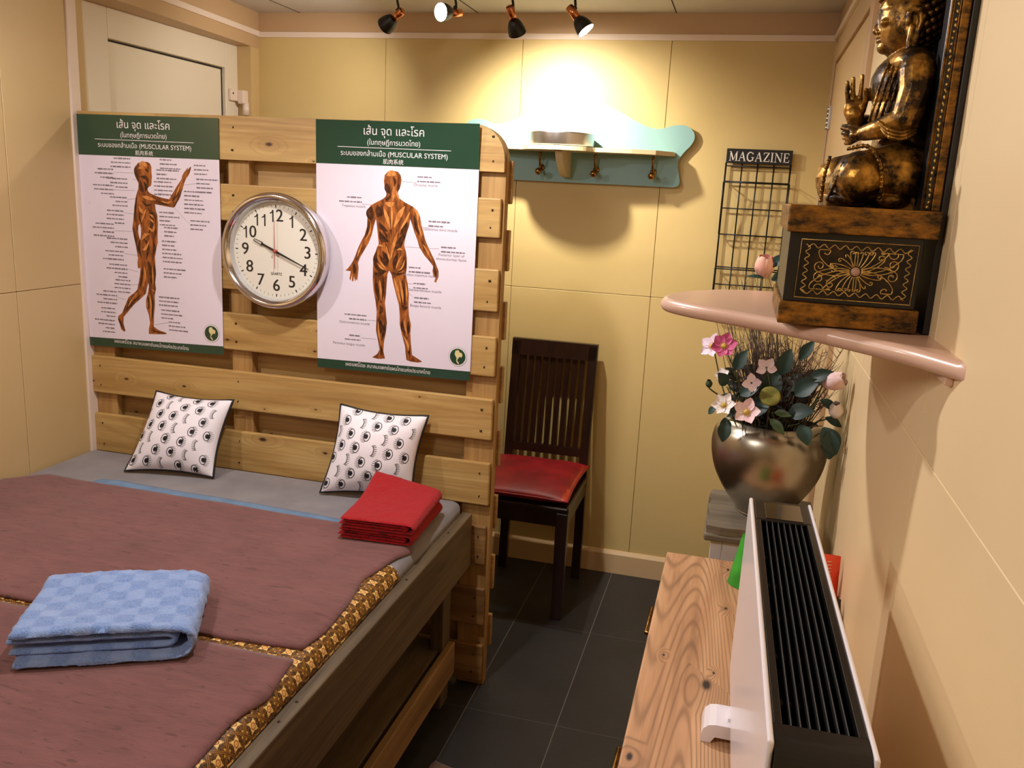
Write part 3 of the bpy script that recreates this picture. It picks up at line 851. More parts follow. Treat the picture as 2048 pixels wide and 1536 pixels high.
poster('glossy muscle chart with a standing back view, right of the clock', (-1.309, 1.823), (-0.777, 1.824), (-0.781, 1.052), (-1.303, 1.044), back_outline, back_dark, back_light, sB, lB, eB, wB, 1.0)

# ------------------------------------------------------------------ wall clock
M_chrome = mat('clock_chrome', s(225, 220, 220), 0.13, 1.0, bump=0.02, bsc=30)
M_case = mat('clock_case', s(205, 205, 208), 0.3, 0.6, bump=0.02)
M_face = mat('clock_face', s(232, 226, 212), 0.5, bump=0.01)
M_ink = mat('black_ink', s(20, 18, 20), 0.5, bump=0.01)
M_red = mat('second_hand_red', s(170, 60, 50), 0.4, bump=0.01)
g = NT('clear_glass')
tr_, gl_, mx_, fr_ = g.n('BsdfTransparent'), g.n('BsdfGlossy'), g.n('MixShader'), g.n('Fresnel')
gl_.inputs['Roughness'].default_value = 0.02
fr_.inputs['IOR'].default_value = 1.45
g.l(fr_.outputs[0], mx_.inputs[0])
g.l(tr_.outputs[0], mx_.inputs[1])
g.l(gl_.outputs[0], mx_.inputs[2])
g.l(mx_.outputs[0], g.t.nodes['Material Output'].inputs['Surface'])
M_glass = g.m
CX, CZ, CY = -1.432, 1.413, 2.527
ck = thing('wall_clock', 'round chrome quartz clock with black numerals, hung on the headboard between the charts', 'clock', (CX, CY, CZ))


def ckp(a, b, d):
    return V((CX + a, CY - d, CZ + b))


ckr = lambda prof, bm, n=72, mi=0: add_lathe(bm, prof, (CX, CY, CZ), (0, -1, 0), n, mi)
bm = B()
ckr([(0.0, 0.0), (0.168, 0.0), (0.178, 0.008), (0.182, 0.022), (0.182, 0.030)], bm)
ckr([(0.0, 0.028), (0.175, 0.028), (0.182, 0.030)], bm)
obj('case', bm, M_case, ck)
bm = B()
ckr([(0.182, 0.028), (0.184, 0.040), (0.182, 0.052), (0.176, 0.060), (0.169, 0.061), (0.164, 0.058), (0.161, 0.051), (0.157, 0.046)], bm)
obj('rim', bm, M_chrome, ck)
bm = B()
ckr([(0.157, 0.0465), (0.152, 0.034), (0.1515, 0.030)], bm)
obj('inner_ring', bm, M_case, ck)
bm = B()
f = bm.faces.new([bm.verts.new(ckp(0.1525 * math.cos(2 * PI * k / 64), 0.1525 * math.sin(2 * PI * k / 64), 0.031)) for k in range(64)])
for k in range(60):
    a = 2 * PI * k / 60
    r0, r1, hw = (0.136, 0.145, 0.0018) if k % 5 == 0 else (0.138, 0.145, 0.0005)
    sn, cs = math.sin(a), math.cos(a)
    f = bm.faces.new([bm.verts.new(ckp(sn * r + cs * q, cs * r - sn * q, 0.0314)) for r, q in ((r0, -hw), (r1, -hw), (r1, hw), (r0, hw))])
    f.material_index = 1
for h in range(1, 13):
    a = 2 * PI * h / 12
    for q_, chd in enumerate(str(h)):
        ox = 0.110 * math.sin(a) + ((q_ - 0.5) * 0.0265 if h > 9 else 0)
        oz = 0.110 * math.cos(a)
        if chd == '1':
            for pp in ([(0.0005, -0.0187), (0.0055, -0.0187), (0.0055, 0.0187), (0.0005, 0.0187)], [(-0.0075, 0.0105), (-0.0075, 0.0062), (0.0008, 0.0095), (0.0008, 0.0187), (-0.0005, 0.0150), (-0.003, 0.0115)]):
                f = bm.faces.new([bm.verts.new(ckp(ox + x, oz + y, 0.0314)) for x, y in pp])
                f.material_index = 1
        else:
            for sh in (-0.0007, 0.0, 0.0007):
                add_text(bm, chd, 0.054, lambda x, y: ckp(ox + x + sh, oz + y, 0.0314 + sh * 0.05), 1, sx=1.02)
add_text(bm, 'QUARTZ', 0.0115, lambda x, y: ckp(x, -0.072 + y, 0.0314), 1, width=0.040, bold=0.0002)
obj('clock_face', bm, [M_face, M_ink], ck, recalc=False)


def hand(name, ang, r0, r1, w0, w1, d, m, loop=False):
    sn, cs = math.sin(ang), math.cos(ang)
    q = lambda r, t: (sn * r + cs * t, cs * r - sn * t)
    bm = B()
    pr = lambda poly: add_prism(bm, [q(*p) for p in poly], ckp, d, d - 0.0012)
    if loop:
        pr([(r0, -w0), (r1 * 0.62, -w1), (r1 * 0.62, w1), (r0, w0)])
        pr([(r1 * 0.60, -w1), (r1 * 0.64, -w1 * 1.9), (r1, -w1 * 1.2), (r1, -w1 * 0.7), (r1 * 0.66, -w1 * 1.2), (r1 * .66, w1 * 1.2), (r1, w1 * 0.7), (r1, w1 * 1.2), (r1 * 0.64, w1 * 1.9), (r1 * 0.60, w1)])
        pr([(r1 * 0.985, -w1 * 1.2), (r1 * 1.02, 0), (r1 * 0.985, w1 * 1.2)])
    else:
        pr([(r0, -w0 * .6), (0, -w0), (r1, -w1), (r1, w1), (0, w0), (r0, w0 * .6)])
    return obj(name, bm, m, ck)


hand('hour_hand', math.atan2(-245, 105), -0.012, 0.083, 0.0030, 0.0034, 0.036, M_ink, True)
hand('minute_hand', math.atan2(375, -160), -0.020, 0.126, 0.0036, 0.0010, 0.0385, M_ink)
hand('second_hand', 0.0, -0.056, 0.098, 0.0010, 0.0004, 0.041, M_red)
bm = B()
ckr([(0.0, 0.046), (0.005, 0.045), (0.0055, 0.032)], bm, 16)
obj('hub', bm, M_red, ck)
bm = B()
ckr([(0.0, 0.0490), (0.158, 0.0480)], bm, 64)
obj('glass', bm, M_glass, ck)

# ------------------------------------------------------------------ bed
M_bed = wood('weathered_bed_wood', (124, 106, 82), (100, 84, 62), (68, 56, 40), 'y', 0.6, True, 0.9, seed=2.2)
M_bedz = wood('weathered_leg_wood', (118, 98, 74), (94, 78, 58), (66, 54, 40), 'z', 0.6, True, 0.9, seed=4.1)
M_bedl = wood('pale_low_rail', (178, 142, 94), (150, 116, 74), (108, 80, 50), 'y', 0.55, True, 0.9, seed=6.3)
bed = thing('bed', 'low weathered timber bed platform along the left wall under the brown mats', 'bed', (-1.47, 1.40, 0))
bm = B()
add_box(bm, (-0.785, 0.30, 0.440), (-0.750, 2.515, 0.622), 0.004)
sr = obj('side_rail', bm, M_bed, bed)
for y in (1.33, 1.40, 1.99, 2.33):
    bm = B()
    add_tube(bm, [(-0.768, y, 0.6215), (-0.768, y, 0.6232)], 0.0035, 8)
    obj('screw', bm, M_nail, sr)
for x0 in (-0.826, -2.18):
    for y0 in (2.36, 0.34):
        bm = B()
        x1 = x0 + (0.072 if x0 > -1 else 0.06)
        if x0 > -1:
            add_box(bm, (-0.826, y0, 0), (-0.7855, y0 + 0.075, 0.60), 0.003)
        else:
            add_box(bm, (x0, y0, 0), (x1, y0 + 0.075, 0.58), 0.003)
        obj('leg', bm, M_bedz, bed)
bm = B()
add_box(bm, (-0.785, 0.42, 0.105), (-0.762, 2.42, 0.215), 0.003)
obj('low_rail', bm, M_bedl, bed)
for k in range(9):
    bm = B()
    x0 = -2.12 + k * 0.147
    add_box(bm, (x0, 0.42, 0.187), (x0 + 0.144, 2.42, 0.207), 0.002)
    obj('shelf_board', bm, M_bed, bed)
bm = B()
add_box(bm, (-2.185, 0.30, 0.560), (-0.7865, 2.515, 0.584), 0.002)
obj('platform', bm, M_bed, bed)
bm = B()
add_box(bm, (-2.12, 2.44, 0.44), (-0.83, 2.47, 0.558), 0.003)
obj('end_rail', bm, M_bed, bed)

M_sheet = mat('gray_sheet', s(138, 134, 138), 0.85, col2=s(122, 118, 124), sc=9, lo=0.35, hi=0.68, bump=0.25, bsc=60, sheen=0.2, detail=5)
bm = B()
add_box(bm, (-2.187, 0.30, 0.585), (-0.786, 2.522, 0.660), 0.030, 0, 6)
o = obj('mattress', bm, M_sheet, smooth=True)
tag(o, 'thin mattress under a soft gray fitted sheet, lying on the bed platform', 'mattress')
EX = -0.816


def surf(x):
    if x <= EX:
        return 0.660
    t = min(1.0, (x - EX) / 0.030)
    return 0.630 + 0.030 * math.sqrt(max(0, 1 - t * t))


def lin(tab):
    def f(t):
        for (a, p), (b, q) in zip(tab, tab[1:]):
            if t <= b:
                k = (t - a) / (b - a)
                k = max(0, min(1, k))
                k = k * k * (3 - 2 * k) * 0.5 + k * 0.5
                return p + (q - p) * k
        return tab[-1][1]
    return f


def cloth(bm, xl, xr, yb, yt, off, thick, nu, nv, wave=0.0012, seed=0, edge=0.0):
    """one layer lying on the mattress; xl,xr functions of y, yb,yt functions of x"""
    def pt(u, v, h):
        y = 0.5 * (yb(-1.5) + yt(-1.5))
        x = xl(y) + (xr(y) - xl(y)) * u
        for _ in range(4):
            y = yb(x) + (yt(x) - yb(x)) * v
            x = xl(y) + (xr(y) - xl(y)) * u
        q = noise.noise(V((x * 6 + seed, y * 6, seed))) * wave + noise.noise(V((x * 20, y * 20 + seed, 3))) * wave * 0.4
        return V((x, y, surf(x) + off + max(0.0, h * thick + (q + wave if h > 0 else 0))))
    g = {}
    for i in range(-1, nu + 2):
        for j in range(-1, nv + 2):
            rim = i < 0 or j < 0 or i > nu or j > nv
            u, v = min(max(i, 0), nu) / nu, min(max(j, 0), nv) / nv
            e = min(u * nu, (1 - u) * nu, v * nv, (1 - v) * nv)
            h = 0.0 if rim else (0.72 if e < 0.5 else 1.0)
            g[i, j] = bm.verts.new(pt(u, v, h))
    for i in range(-1, nu + 1):
        for j in range(-1, nv + 1):
            f = bm.faces.new((g[i, j], g[i + 1, j], g[i + 1, j + 1], g[i, j + 1]))
            f.smooth = True


def thai_mat():
    """diamond lattice of small gold flowers on dark brown brocade"""
    t = NT('thai_brocade')
    vec = t.coord((1, 1, 1), (0, 0, PI / 4), src='UV')
    sp = t.n('SeparateXYZ')
    t.l(vec, sp.inputs[0])
    cell = 0.0400
    fx, fy = (t.math('SUBTRACT', t.math('FRACT', t.math('ADD', t.math('DIVIDE', sp.outputs[k], cell), 100.5)), 0.5) for k in (0, 1))
    ax, ay = t.math('ABSOLUTE', fx), t.math('ABSOLUTE', fy)
    lat = t.math('GREATER_THAN', t.math('MAXIMUM', ax, ay), 0.44)
    lat2 = t.math('GREATER_THAN', t.math('MAXIMUM', ax, ay), 0.478)
    r = t.math('SQRT', t.math('ADD', t.math('MULTIPLY', fx, fx), t.math('MULTIPLY', fy, fy)))
    ang = t.math('ARCTAN2', fy, fx)
    pet = t.math('MULTIPLY_ADD', t.math('COSINE', t.math('MULTIPLY', ang, 4.0)), 0.055, 0.25)
    flower = t.math('LESS_THAN', r, pet)
    ring = t.math('MULTIPLY', t.math('LESS_THAN', r, 0.165), t.math('GREATER_THAN', r, 0.105))
    core = t.math('LESS_THAN', r, 0.06)
    # dots at the corners
    bx, by = t.math('SUBTRACT', ax, 0.36), t.math('SUBTRACT', ay, 0.36)
    dots = t.math('LESS_THAN', t.math('ADD', t.math('MULTIPLY', bx, bx), t.math('MULTIPLY', by, by)), 0.0032)
    cx, cy = t.math('SUBTRACT', t.math('MAXIMUM', ax, ay), 0.34), t.math('MINIMUM', ax, ay)
    dots2 = t.math('LESS_THAN', t.math('ADD', t.math('MULTIPLY', cx, cx), t.math('MULTIPLY', cy, cy)), 0.0022)
    nz = t.noise(t.coord(), 300, 2)
    col = t.ramp(nz, [(0.4, s(48, 26, 10)), (0.62, s(122, 78, 20))])
    col = t.mix(lat, col, s(160, 108, 34))
    col = t.mix(lat2, col, s(78, 46, 16))
    col = t.mix(dots, col, s(206, 160, 70))
    col = t.mix(dots2, col, s(206, 160, 80))
    col = t.mix(flower, col, s(240, 202, 124))
    col = t.mix(ring, col, s(176, 96, 34))
    col = t.mix(core, col, s(220, 160, 80))
    t.l(col, t.b.inputs['Base Color'])
    t.b.inputs['Roughness'].default_value = 0.45
    t.bump(nz, 0.2, 0.001)
    return t.m


M_thai = thai_mat()
bm = B()
xt = [-2.0 + 0.02 * k for k in range(60)]


def thai_pt(i, j, h=1):
    y = 0.40 + (1.975 - 0.40) * j / 60
    d = i / 70 * 1.285               # distance across from the left edge
    flat = EX + 2.0
    if d <= flat:
        x, z = -2.0 + d, 0.660
        nx, nz_ = 0, 1
    else:
        a = (d - flat) / 0.030
        if a <= PI / 2:
            x, z = EX + 0.030 * math.sin(a), 0.630 + 0.030 * math.cos(a)
            nx, nz_ = math.sin(a), math.cos(a)
        else:
            x, z = EX + 0.030, max(0.624, 0.630 - 0.030 * (a - PI / 2))
            nx, nz_ = 1, 0
    q = 0.0018 + 0.0014 * (1 + noise.noise(V((d * 9, y * 9, 1))))
    return V((x + nx * q, y, z + nz_ * q)), (d, y)


uvl = bm.loops.layers.uv.new('UVMap')
gr = {}
uvs = {}
for i in range(71):
    for j in range(61):
        p, u_ = thai_pt(i, j)
        gr[i, j] = bm.verts.new(p)
        uvs[gr[i, j]] = u_
for i in range(70):
    for j in range(60):
        f = bm.faces.new((gr[i, j], gr[i + 1, j], gr[i + 1, j + 1], gr[i, j + 1]))
        f.smooth = True
        for lp in f.loops:
            lp[uvl].uv = uvs[lp.vert]
o = obj('patterned_cloth', bm, M_thai)
tag(o, 'brown and gold flower brocade cloth spread over the mattress below the brown mats', 'cloth')

M_blues = mat('blue_strip_cloth', s(104, 138, 172), 0.85, col2=s(90, 124, 160), sc=20, bump=0.3, bsc=150, sheen=0.2)
bm = B()
cloth(bm, lambda y: -1.935, lambda y: -0.99, lambda x: 2.10, lin([(-1.935, 2.246), (-1.87, 2.258), (-1.62, 2.244), (-1.52, 2.246), (-1.40, 2.240), (-1.2, 2.230), (-0.99, 2.216)]), 0.0012, 0.0015, 60, 8, 0.0006, 4)
o = obj('blue_towel_edge', bm, M_blues)
tag(o, 'pale blue towel showing as a strip between the gray sheet and the brown mat', 'towel')


def mat_brown(name, c1, c2):
    t = NT(name)
    n1 = t.noise(t.coord((14, 60, 1), (0, 0, 0.5)), 1.0, 4, 0.6, 0.3)
    n2 = t.noise(t.coord((5, 5, 5)), 1.0, 3)
    f = t.math('ADD', t.math('MULTIPLY', n1, 0.5), t.math('MULTIPLY', n2, 0.5))
    col = t.ramp(f, [(0.34, c2), (0.62, c1)])
    sl = t.noise(t.coord((26, 130, 1), (0, 0, 0.5), (3, 2, 0)), 1.0, 1, 0.4, 0.4)
    slit = t.math('LESS_THAN', sl, 0.315)
    col = t.mix(t.math('MULTIPLY', slit, 0.55), col, (c2[0] * .45, c2[1] * .42, c2[2] * .42, 1))
    t.l(col, t.b.inputs['Base Color'])
    t.b.inputs['Roughness'].default_value = 0.9
    t.b.inputs['Sheen Weight'].default_value = 0.25
    fz = t.noise(t.coord((260, 260, 260)), 1.0, 2)
    t.bump(t.math('ADD', t.math('MULTIPLY', n1, 0.7), t.math('MULTIPLY', fz, 0.3)), 0.5, 0.004)
    return t.m


M_brown = mat_brown('brown_mat', s(122, 75, 73), s(102, 60, 59))
bm = B()
cloth(bm, lambda y: -2.186, lin([(1.50, -0.818), (1.60, -0.806), (1.72, -0.812), (1.86, -0.834), (1.97, -0.816), (2.09, -0.792)]), lin([(-2.19, 1.488), (-1.0, 1.498), (-0.92, 1.504), (-0.80, 1.515)]),
      lin([(-2.19, 2.118), (-2.085, 2.204), (-1.95, 2.196), (-1.5, 2.19), (-1.03, 2.176), (-0.92, 2.15), (-0.79, 2.090)]), 0.0045, 0.0065, 110, 60, 0.0016, 9)
o = obj('brown_mat', bm, M_brown)
tag(o, 'large brown towelling mat on the upper bed, reaching from left wall to red towels', 'mat', 'brown mats on the bed')
bm = B()
cloth(bm, lambda y: -2.186, lin([(0.40, -0.79), (1.0, -0.80), (1.12, -0.806), (1.24, -0.812), (1.34, -0.796), (1.42, -0.806), (1.47, -0.812)]), lambda x: 0.42, lin([(-2.19, 1.462), (-1.2, 1.470), (-0.80, 1.468)]), 0.0045, 0.0065, 110, 70, 0.0016, 21)
o = obj('brown_mat', bm, M_brown)
tag(o, 'brown towelling mat nearest the viewer at the bottom left, under the blue towel front', 'mat', 'brown mats on the bed')


# ------------------------------------------------------------------ folded towels
def ribbon(bm, path, t, depth, ftop, ds, dd, rough, seed, foff=lambda s_, h: 0.0, lift=lambda s_, d: 0.0, z0=0.0):
    """folded layer: path of (s,h) centre points, thickness t, drawn out over depth"""
    sp = spline(path, 24)
    pts = [sp[0]]
    for p in sp[1:]:
        if (p - pts[-1]).length >= ds:
            pts.append(p)
    n = len(pts)
    nd = max(4, int(depth / dd))
    ring = []
    for i, p in enumerate(pts):
        d = pts[min(i + 1, n - 1)] - pts[max(i - 1, 0)]
        d.normalize()
        ring.append((p, V((-d.y, d.x, 0))))
    out = [(p, nn, 1) for p, nn in ring] + [(p, nn, -1) for p, nn in reversed(ring)]
    rows = []
    for j in range(nd + 1):
        v = j / nd
        e = min(v, 1 - v) * depth
        k = math.sqrt(max(0.02, 1 - max(0, 1 - e / (t * 0.5)) ** 2))
        row = []
        for i, (p, nn, sg) in enumerate(out):
            endk = min(i, len(out) - 1 - i, abs(i - (n - 0.5)))
            q = p + nn * (sg * t * 0.5 * k * (0.55 if endk < 1 else 1))
            y = v * depth + foff(q.x, q.y) * (1 - v)
            z = q.y + lift(q.x, v)
            w_ = V((q.x, y, z))
            nz = noise.noise(V((q.x * 130, y * 130, q.y * 130 + seed))) * rough + noise.noise(V((q.x * 26 + seed, y * 26, q.y * 30))) * rough * 1.2
            w_ += V((nn.x, noise.noise(V((q.x * 90, q.y * 200, seed))) * 0.6 if e < t else 0, nn.y)) * (sg * nz)
            w_.z = max(w_.z, 0.0004)
            row.append(bm.verts.new(ftop(w_)))
        rows.append(row)
    m = len(out)
    for a, b in zip(rows, rows[1:]):
        for i in range(m):
            f = bm.faces.new((a[i], a[(i + 1) % m], b[(i + 1) % m], b[i]))
            f.smooth = True
    for rw in (rows[0], rows[-1]):
        for i in range(n - 1):
            try:
                bm.faces.new((rw[i], rw[i + 1], rw[m - 2 - i], rw[m - 1 - i]))
            except ValueError:
                pass


def towel_mat(name, c1, c2, checks=None, sc=320, sheen=0.4):
    t = NT(name)
    fz = t.noise(t.coord((sc, sc, sc)), 1.0, 3, 0.6)
    col = t.ramp(fz, [(0.32, c2), (0.62, c1)])
    if checks:
        vec = t.coord((1, 1, 1), (0, 0, -checks[2]))
        sp = t.n('SeparateXYZ')
        t.l(vec, sp.inputs[0])
        a = t.math('SINE', t.math('MULTIPLY', sp.outputs[0], 2 * PI / checks[0]))
        b = t.math('SINE', t.math('MULTIPLY', sp.outputs[1], 2 * PI / checks[0]))
        ck_ = t.math('MULTIPLY_ADD', t.math('MULTIPLY', a, b), 2.2, 0.5)
        ck_.node.use_clamp = True
        wb = t.noise(t.coord((16, 16, 16)), 1.0, 2)
        ck2 = t.math('MULTIPLY', ck_, t.math('MULTIPLY_ADD', wb, 1.0, 0.05))
        col = t.mix(t.math('MULTIPLY', ck2, 0.75), col, checks[1], 'MIX')
        fz2 = t.math('ADD', fz, t.math('MULTIPLY', ck_, 0.3))
    else:
        fz2 = fz
    t.l(col, t.b.inputs['Base Color'])
    t.b.inputs['Roughness'].default_value = 0.95
    t.b.inputs['Sheen Weight'].default_value = sheen
    t.bump(fz2, 0.8, 0.004)
    return t.m


BA = math.radians(27)
M_bt = towel_mat('blue_terry', s(132, 164, 220), s(96, 128, 192), (0.075, s(164, 190, 238), BA))
ex, ey = V((math.cos(BA), math.sin(BA), 0)), V((-math.sin(BA), math.cos(BA), 0))
FL = V((-1.312, 1.245, 0.6735))
ftop = lambda p: FL + ex * p.x + ey * p.y + V((0, 0, p.z))
Wb = 0.352
bm = B()
ribbon(bm, [(0.012, 0.0085), (0.10, 0.0085), (0.22, 0.0085), (Wb - 0.045, 0.009), (Wb - 0.016, 0.018), (Wb - 0.009, 0.036), (Wb - 0.018, 0.056), (Wb - 0.05, 0.064), (0.22, 0.066), (0.10, 0.066), (0.004, 0.064)], 0.0150, 0.272, ftop, 0.0045, 0.005, 0.0028, 5,
       foff=lambda s_, h: -0.016 if h < 0.02 else (0.004 if h < 0.05 else -0.002), lift=lambda s_, d: 0.004 * math.sin(d * 7 + s_ * 9) if d > 0 else 0)
ribbon(bm, [(0.0, 0.025), (0.12, 0.025), (Wb - 0.075, 0.025), (Wb - 0.048, 0.029), (Wb - 0.042, 0.0365), (Wb - 0.048, 0.044), (Wb - 0.075, 0.0485), (0.12, 0.049), (-0.004, 0.049)], 0.0125, 0.262, ftop, 0.005, 0.006, 0.0012, 9, foff=lambda s_, h: 0.008)
o = obj('folded_towel', bm, M_bt)
tag(o, 'thick pale blue bath towel folded into a block on the brown mats', 'towel')

M_rt = towel_mat('red_terry', s(186, 10, 26), s(150, 6, 18), None, 380, 0.08)
M_rt2 = towel_mat('red_terry_lower', s(186, 10, 26), s(150, 6, 18), None, 380, 0.08)
RA = math.radians(3)
for k, lab in enumerate(('lower of two folded red hand towels stacked on the bed by the right cushion', 'upper folded red hand towel, its back corner propped against the right cushion')):
    ex, ey = V((math.cos(RA + k * .02), math.sin(RA + k * .02), 0)), V((-math.sin(RA + k * .02), math.cos(RA + k * .02), 0))
    FL2 = V((-1.000 + 0.006 * k, 2.068 - 0.008 * k, 0.6735 + 0.0345 * k))
    ft = lambda p: FL2 + ex * p.x + ey * p.y + V((0, 0, p.z))
    Wr = 0.214
    lf = (lambda s_, d: 0.0) if k == 0 else (lambda s_, d: 0.040 * max(0, (d - 0.42) / 0.58) ** 1.7 * max(0.0, 1 - s_ / 0.21) + 0.004 * d)
    bm = B()
    ribbon(bm, [(0.002, 0.0045), (0.08, 0.0045), (Wr - 0.02, 0.0045), (Wr - 0.006, 0.009), (Wr - 0.004, 0.0165), (Wr - 0.008, 0.024), (Wr - 0.022, 0.0290), (0.08, 0.0295), (-0.002, 0.0290)], 0.0078, 0.288, ft, 0.0035, 0.006, 0.0014, 3 + k, lift=lf, foff=lambda s_, h: -0.004 if h > 0.015 else 0.0)
    ribbon(bm, [(-0.006, 0.0128), (0.08, 0.0125), (Wr - 0.034, 0.0125), (Wr - 0.024, 0.0145), (Wr - 0.022, 0.0166), (Wr - 0.026, 0.019), (Wr - 0.038, 0.0210), (0.08, 0.0212), (0.004, 0.0210)], 0.0066, 0.280, ft, 0.0035, 0.007, 0.0012, 7 + k, lift=lf)
    o = obj('folded_towel', bm, M_rt if k else M_rt2)
    tag(o, lab, 'towel', 'red hand towels on the bed')

# ------------------------------------------------------------------ cushions printed with eyes
M_cush = mat('white_cushion_cotton', s(245, 239, 247), 0.8, bump=0.15, bsc=400, bdist=0.001)
M_eye = mat('eye_print_ink', s(24, 22, 26), 0.7, bump=0.01)
M_pipe = mat('black_piping', s(16, 15, 18), 0.6, bump=0.1, bsc=300)


def cushion(label, bl, br, tl, tr, T, lash, seed):
    bl, br, tl, tr = V(bl), V(br), V(tl), V(tr)
    nrm = (br - bl).cross(tl - bl).normalized()
    nrm.y = nrm.y
    if nrm.y > 0:
        nrm = -nrm

    def base(u, v):
        uu = u * (1 - 0.10 * (1 - v * v) * abs(u) ** 1.5)
        vv = v * (1 - 0.10 * (1 - u * u) * abs(v) ** 1.5)
        a, b = (uu + 1) / 2, (vv + 1) / 2
        return (bl * (1 - a) + br * a) * (1 - b) + (tl * (1 - a) + tr * a) * b

    def pt(u, v, sg, off=0.0):
        h = T * (max(0, 1 - u * u) ** 0.55) * (max(0, 1 - v * v) ** 0.55)
        h += 0.004 * noise.noise(V((u * 3 + seed, v * 3, seed))) * (1 - u * u) * (1 - v * v)
        h += 0.0035 * math.sin(9 * u - 7 * v + seed) * (abs(u) ** 4 + abs(v) ** 4) * (1 - u * u) * (1 - v * v)
        return base(u, v) + nrm * ((sg if sg > 0 else -0.40) * h + off)

    root = thing('cushion', label, 'cushion', tuple((bl + br) / 2), 'cushions printed with eyes')
    bm = B()
    N = 40
    for sg in (1, -1):
        add_grid(bm, lambda a, b: pt(math.sin((a - .5) * PI), math.sin((b - .5) * PI), sg), N, N)
    bmesh.ops.remove_doubles(bm, verts=bm.verts, dist=0.0002)
    bmesh.ops.recalc_face_normals(bm, faces=bm.faces)
    half = (br - bl).length / 2
    fm = lambda a, b: pt(max(-.995, min(.995, a / half)), max(-.995, min(.995, b / half)), 1, 0.0007)

    def poly(pp):
        try:
            f = bm.faces.new([bm.verts.new(fm(*p)) for p in pp])
            f.material_index = 1
        except ValueError:
            pass

    def fan(c, pp):
        for i in range(len(pp)):
            poly([c, pp[i], pp[(i + 1) % len(pp)]])

    d, e = 0.0560, 0.0440
    K = 1.75
    for j in range(-5, 6):
        for i in range(-6, 7):
            # rows run slightly tilted, half a step apart
            cx = i * d + (j % 2) * d * 0.5 + 0.006
            cy = j * e - 0.10 * cx
            if abs(cx) > half * 0.95 or abs(cy) > half * 0.95:
                continue
            kind = (i - j + (j % 2)) % 3
            L = lash
            at_ = lambda x, y: (cx + x * K, cy + y * K)
            if kind != 0:
                n = 16
                o1 = [(0.0068 * math.sin(q), 0.0102 * math.copysign(abs(math.cos(q)) ** 1.25, math.cos(q))) for q in [2 * PI * k / n for k in range(n)]]
                o2 = [(x * 0.80, y * 0.87) for x, y in o1]
                for k in range(n):
                    poly([at_(*p) for p in (o1[k], o1[(k + 1) % n], o2[(k + 1) % n], o2[k])])
                ix = L * 0.0016
                fan(at_(ix, 0), [at_(ix + 0.0042 * math.cos(q), 0.0050 * math.sin(q)) for q in [2 * PI * k / 14 for k in range(14)]])
                poly([at_(ix + L * 0.001, 0.0035), at_(ix + L * 0.0045, 0.0066), at_(ix + L * 0.0052, 0.002)])
            else:
                n = 10
                arc = [(-L * 0.003 + L * 0.0058 * (1 - math.sin(q)), 0.0098 * math.cos(q)) for q in [PI * k / n for k in range(n + 1)]]
                for k in range(n):
                    (x1, y1), (x2, y2) = arc[k], arc[k + 1]
                    poly([at_(*p) for p in ((x1, y1), (x2, y2), (x2 + L * .0012, y2), (x1 + L * .0012, y1))])
            for k in range(9):
                q = (k / 8 - 0.5) * PI * 0.86
                if kind != 0:
                    x1, y1 = L * 0.0070 * math.cos(q), 0.0098 * math.sin(q)
                    x2, y2 = L * 0.0132 * math.cos(q * .8), 0.0126 * math.sin(q)
                else:
                    x1, y1 = -L * 0.003 + L * 0.0058 * (1 - math.cos(q)), 0.0098 * math.sin(q)
                    x2, y2 = x1 - L * 0.0056, y1 + 0.0022 * math.sin(q)
                poly([at_(*p) for p in ((x1, y1 - .0005), (x2, y2 - .00028), (x2, y2 + .00028), (x1, y1 + .0005))])
    obj('cushion_body', bm, [M_cush, M_eye], root, recalc=False)
    bm = B()
    loop = [base(-1 + 2 * k / 16, -1) for k in range(16)] + [base(1, -1 + 2 * k / 16) for k in range(16)] + [base(1 - 2 * k / 16, 1) for k in range(16)] + [base(-1, 1 - 2 * k / 16) for k in range(16)]
    add_tube(bm, loop, 0.0046, 8, closed=True)
    obj('piping', bm, M_pipe, root)


cushion('white eye-print cushion leaning on the headboard below the left chart', (-1.905, 2.330, 0.667), (-1.607, 2.384, 0.667), (-1.895, 2.496, 0.905), (-1.600, 2.500, 0.905), 0.070, 1, 1.3)
cushion('white eye-print cushion leaning on the headboard behind the red towels', (-1.222, 2.386, 0.669), (-0.930, 2.440, 0.669), (-1.206, 2.500, 0.935), (-0.908, 2.510, 0.928), 0.070, -1, 4.4)

# ------------------------------------------------------------------ coat rack, tin, magazine rack on the back wall
M_teal = mat('sage_teal_paint', s(142, 184, 184), 0.4, col2=s(136, 178, 178), sc=4, bump=0.04, bsc=30)
M_creamp = mat('cream_paint', s(214, 200, 160), 0.4, col2=s(206, 190, 150), sc=4, bump=0.04, bsc=30)
M_brass = mat('aged_brass', s(176, 132, 70), 0.22, 1.0, col2=s(130, 92, 44), sc=90, bump=0.05)
cr = thing('coat_rack', 'scalloped sage green coat rack with shelf and brass hooks on the back wall', 'coat rack', (-0.70, 3.59, 1.68))
half = [(0.0, 2.012), (0.09, 1.992), (0.165, 1.966), (0.237, 1.930), (0.29, 1.908), (0.337, 1.902), (0.384, 1.915), (0.43, 1.918), (0.462, 1.902), (0.474, 1.874), (0.463, 1.845), (0.435, 1.812), (0.418, 1.778), (0.424, 1.735), (0.431, 1.703), (0.424, 1.686), (0.405, 1.680)]
sp = [(p.x, p.y) for p in spline(half, 5)]
poly = [(-0.70 + a, b) for a, b in sp] + [(-0.70 - a, b) for a, b in reversed(sp[1:])]
bm = B()
add_prism(bm, poly, lambda a, b, d: V((a, d, b)), 3.575, 3.597)
obj('backboard', bm, M_teal, cr)
bm = B()
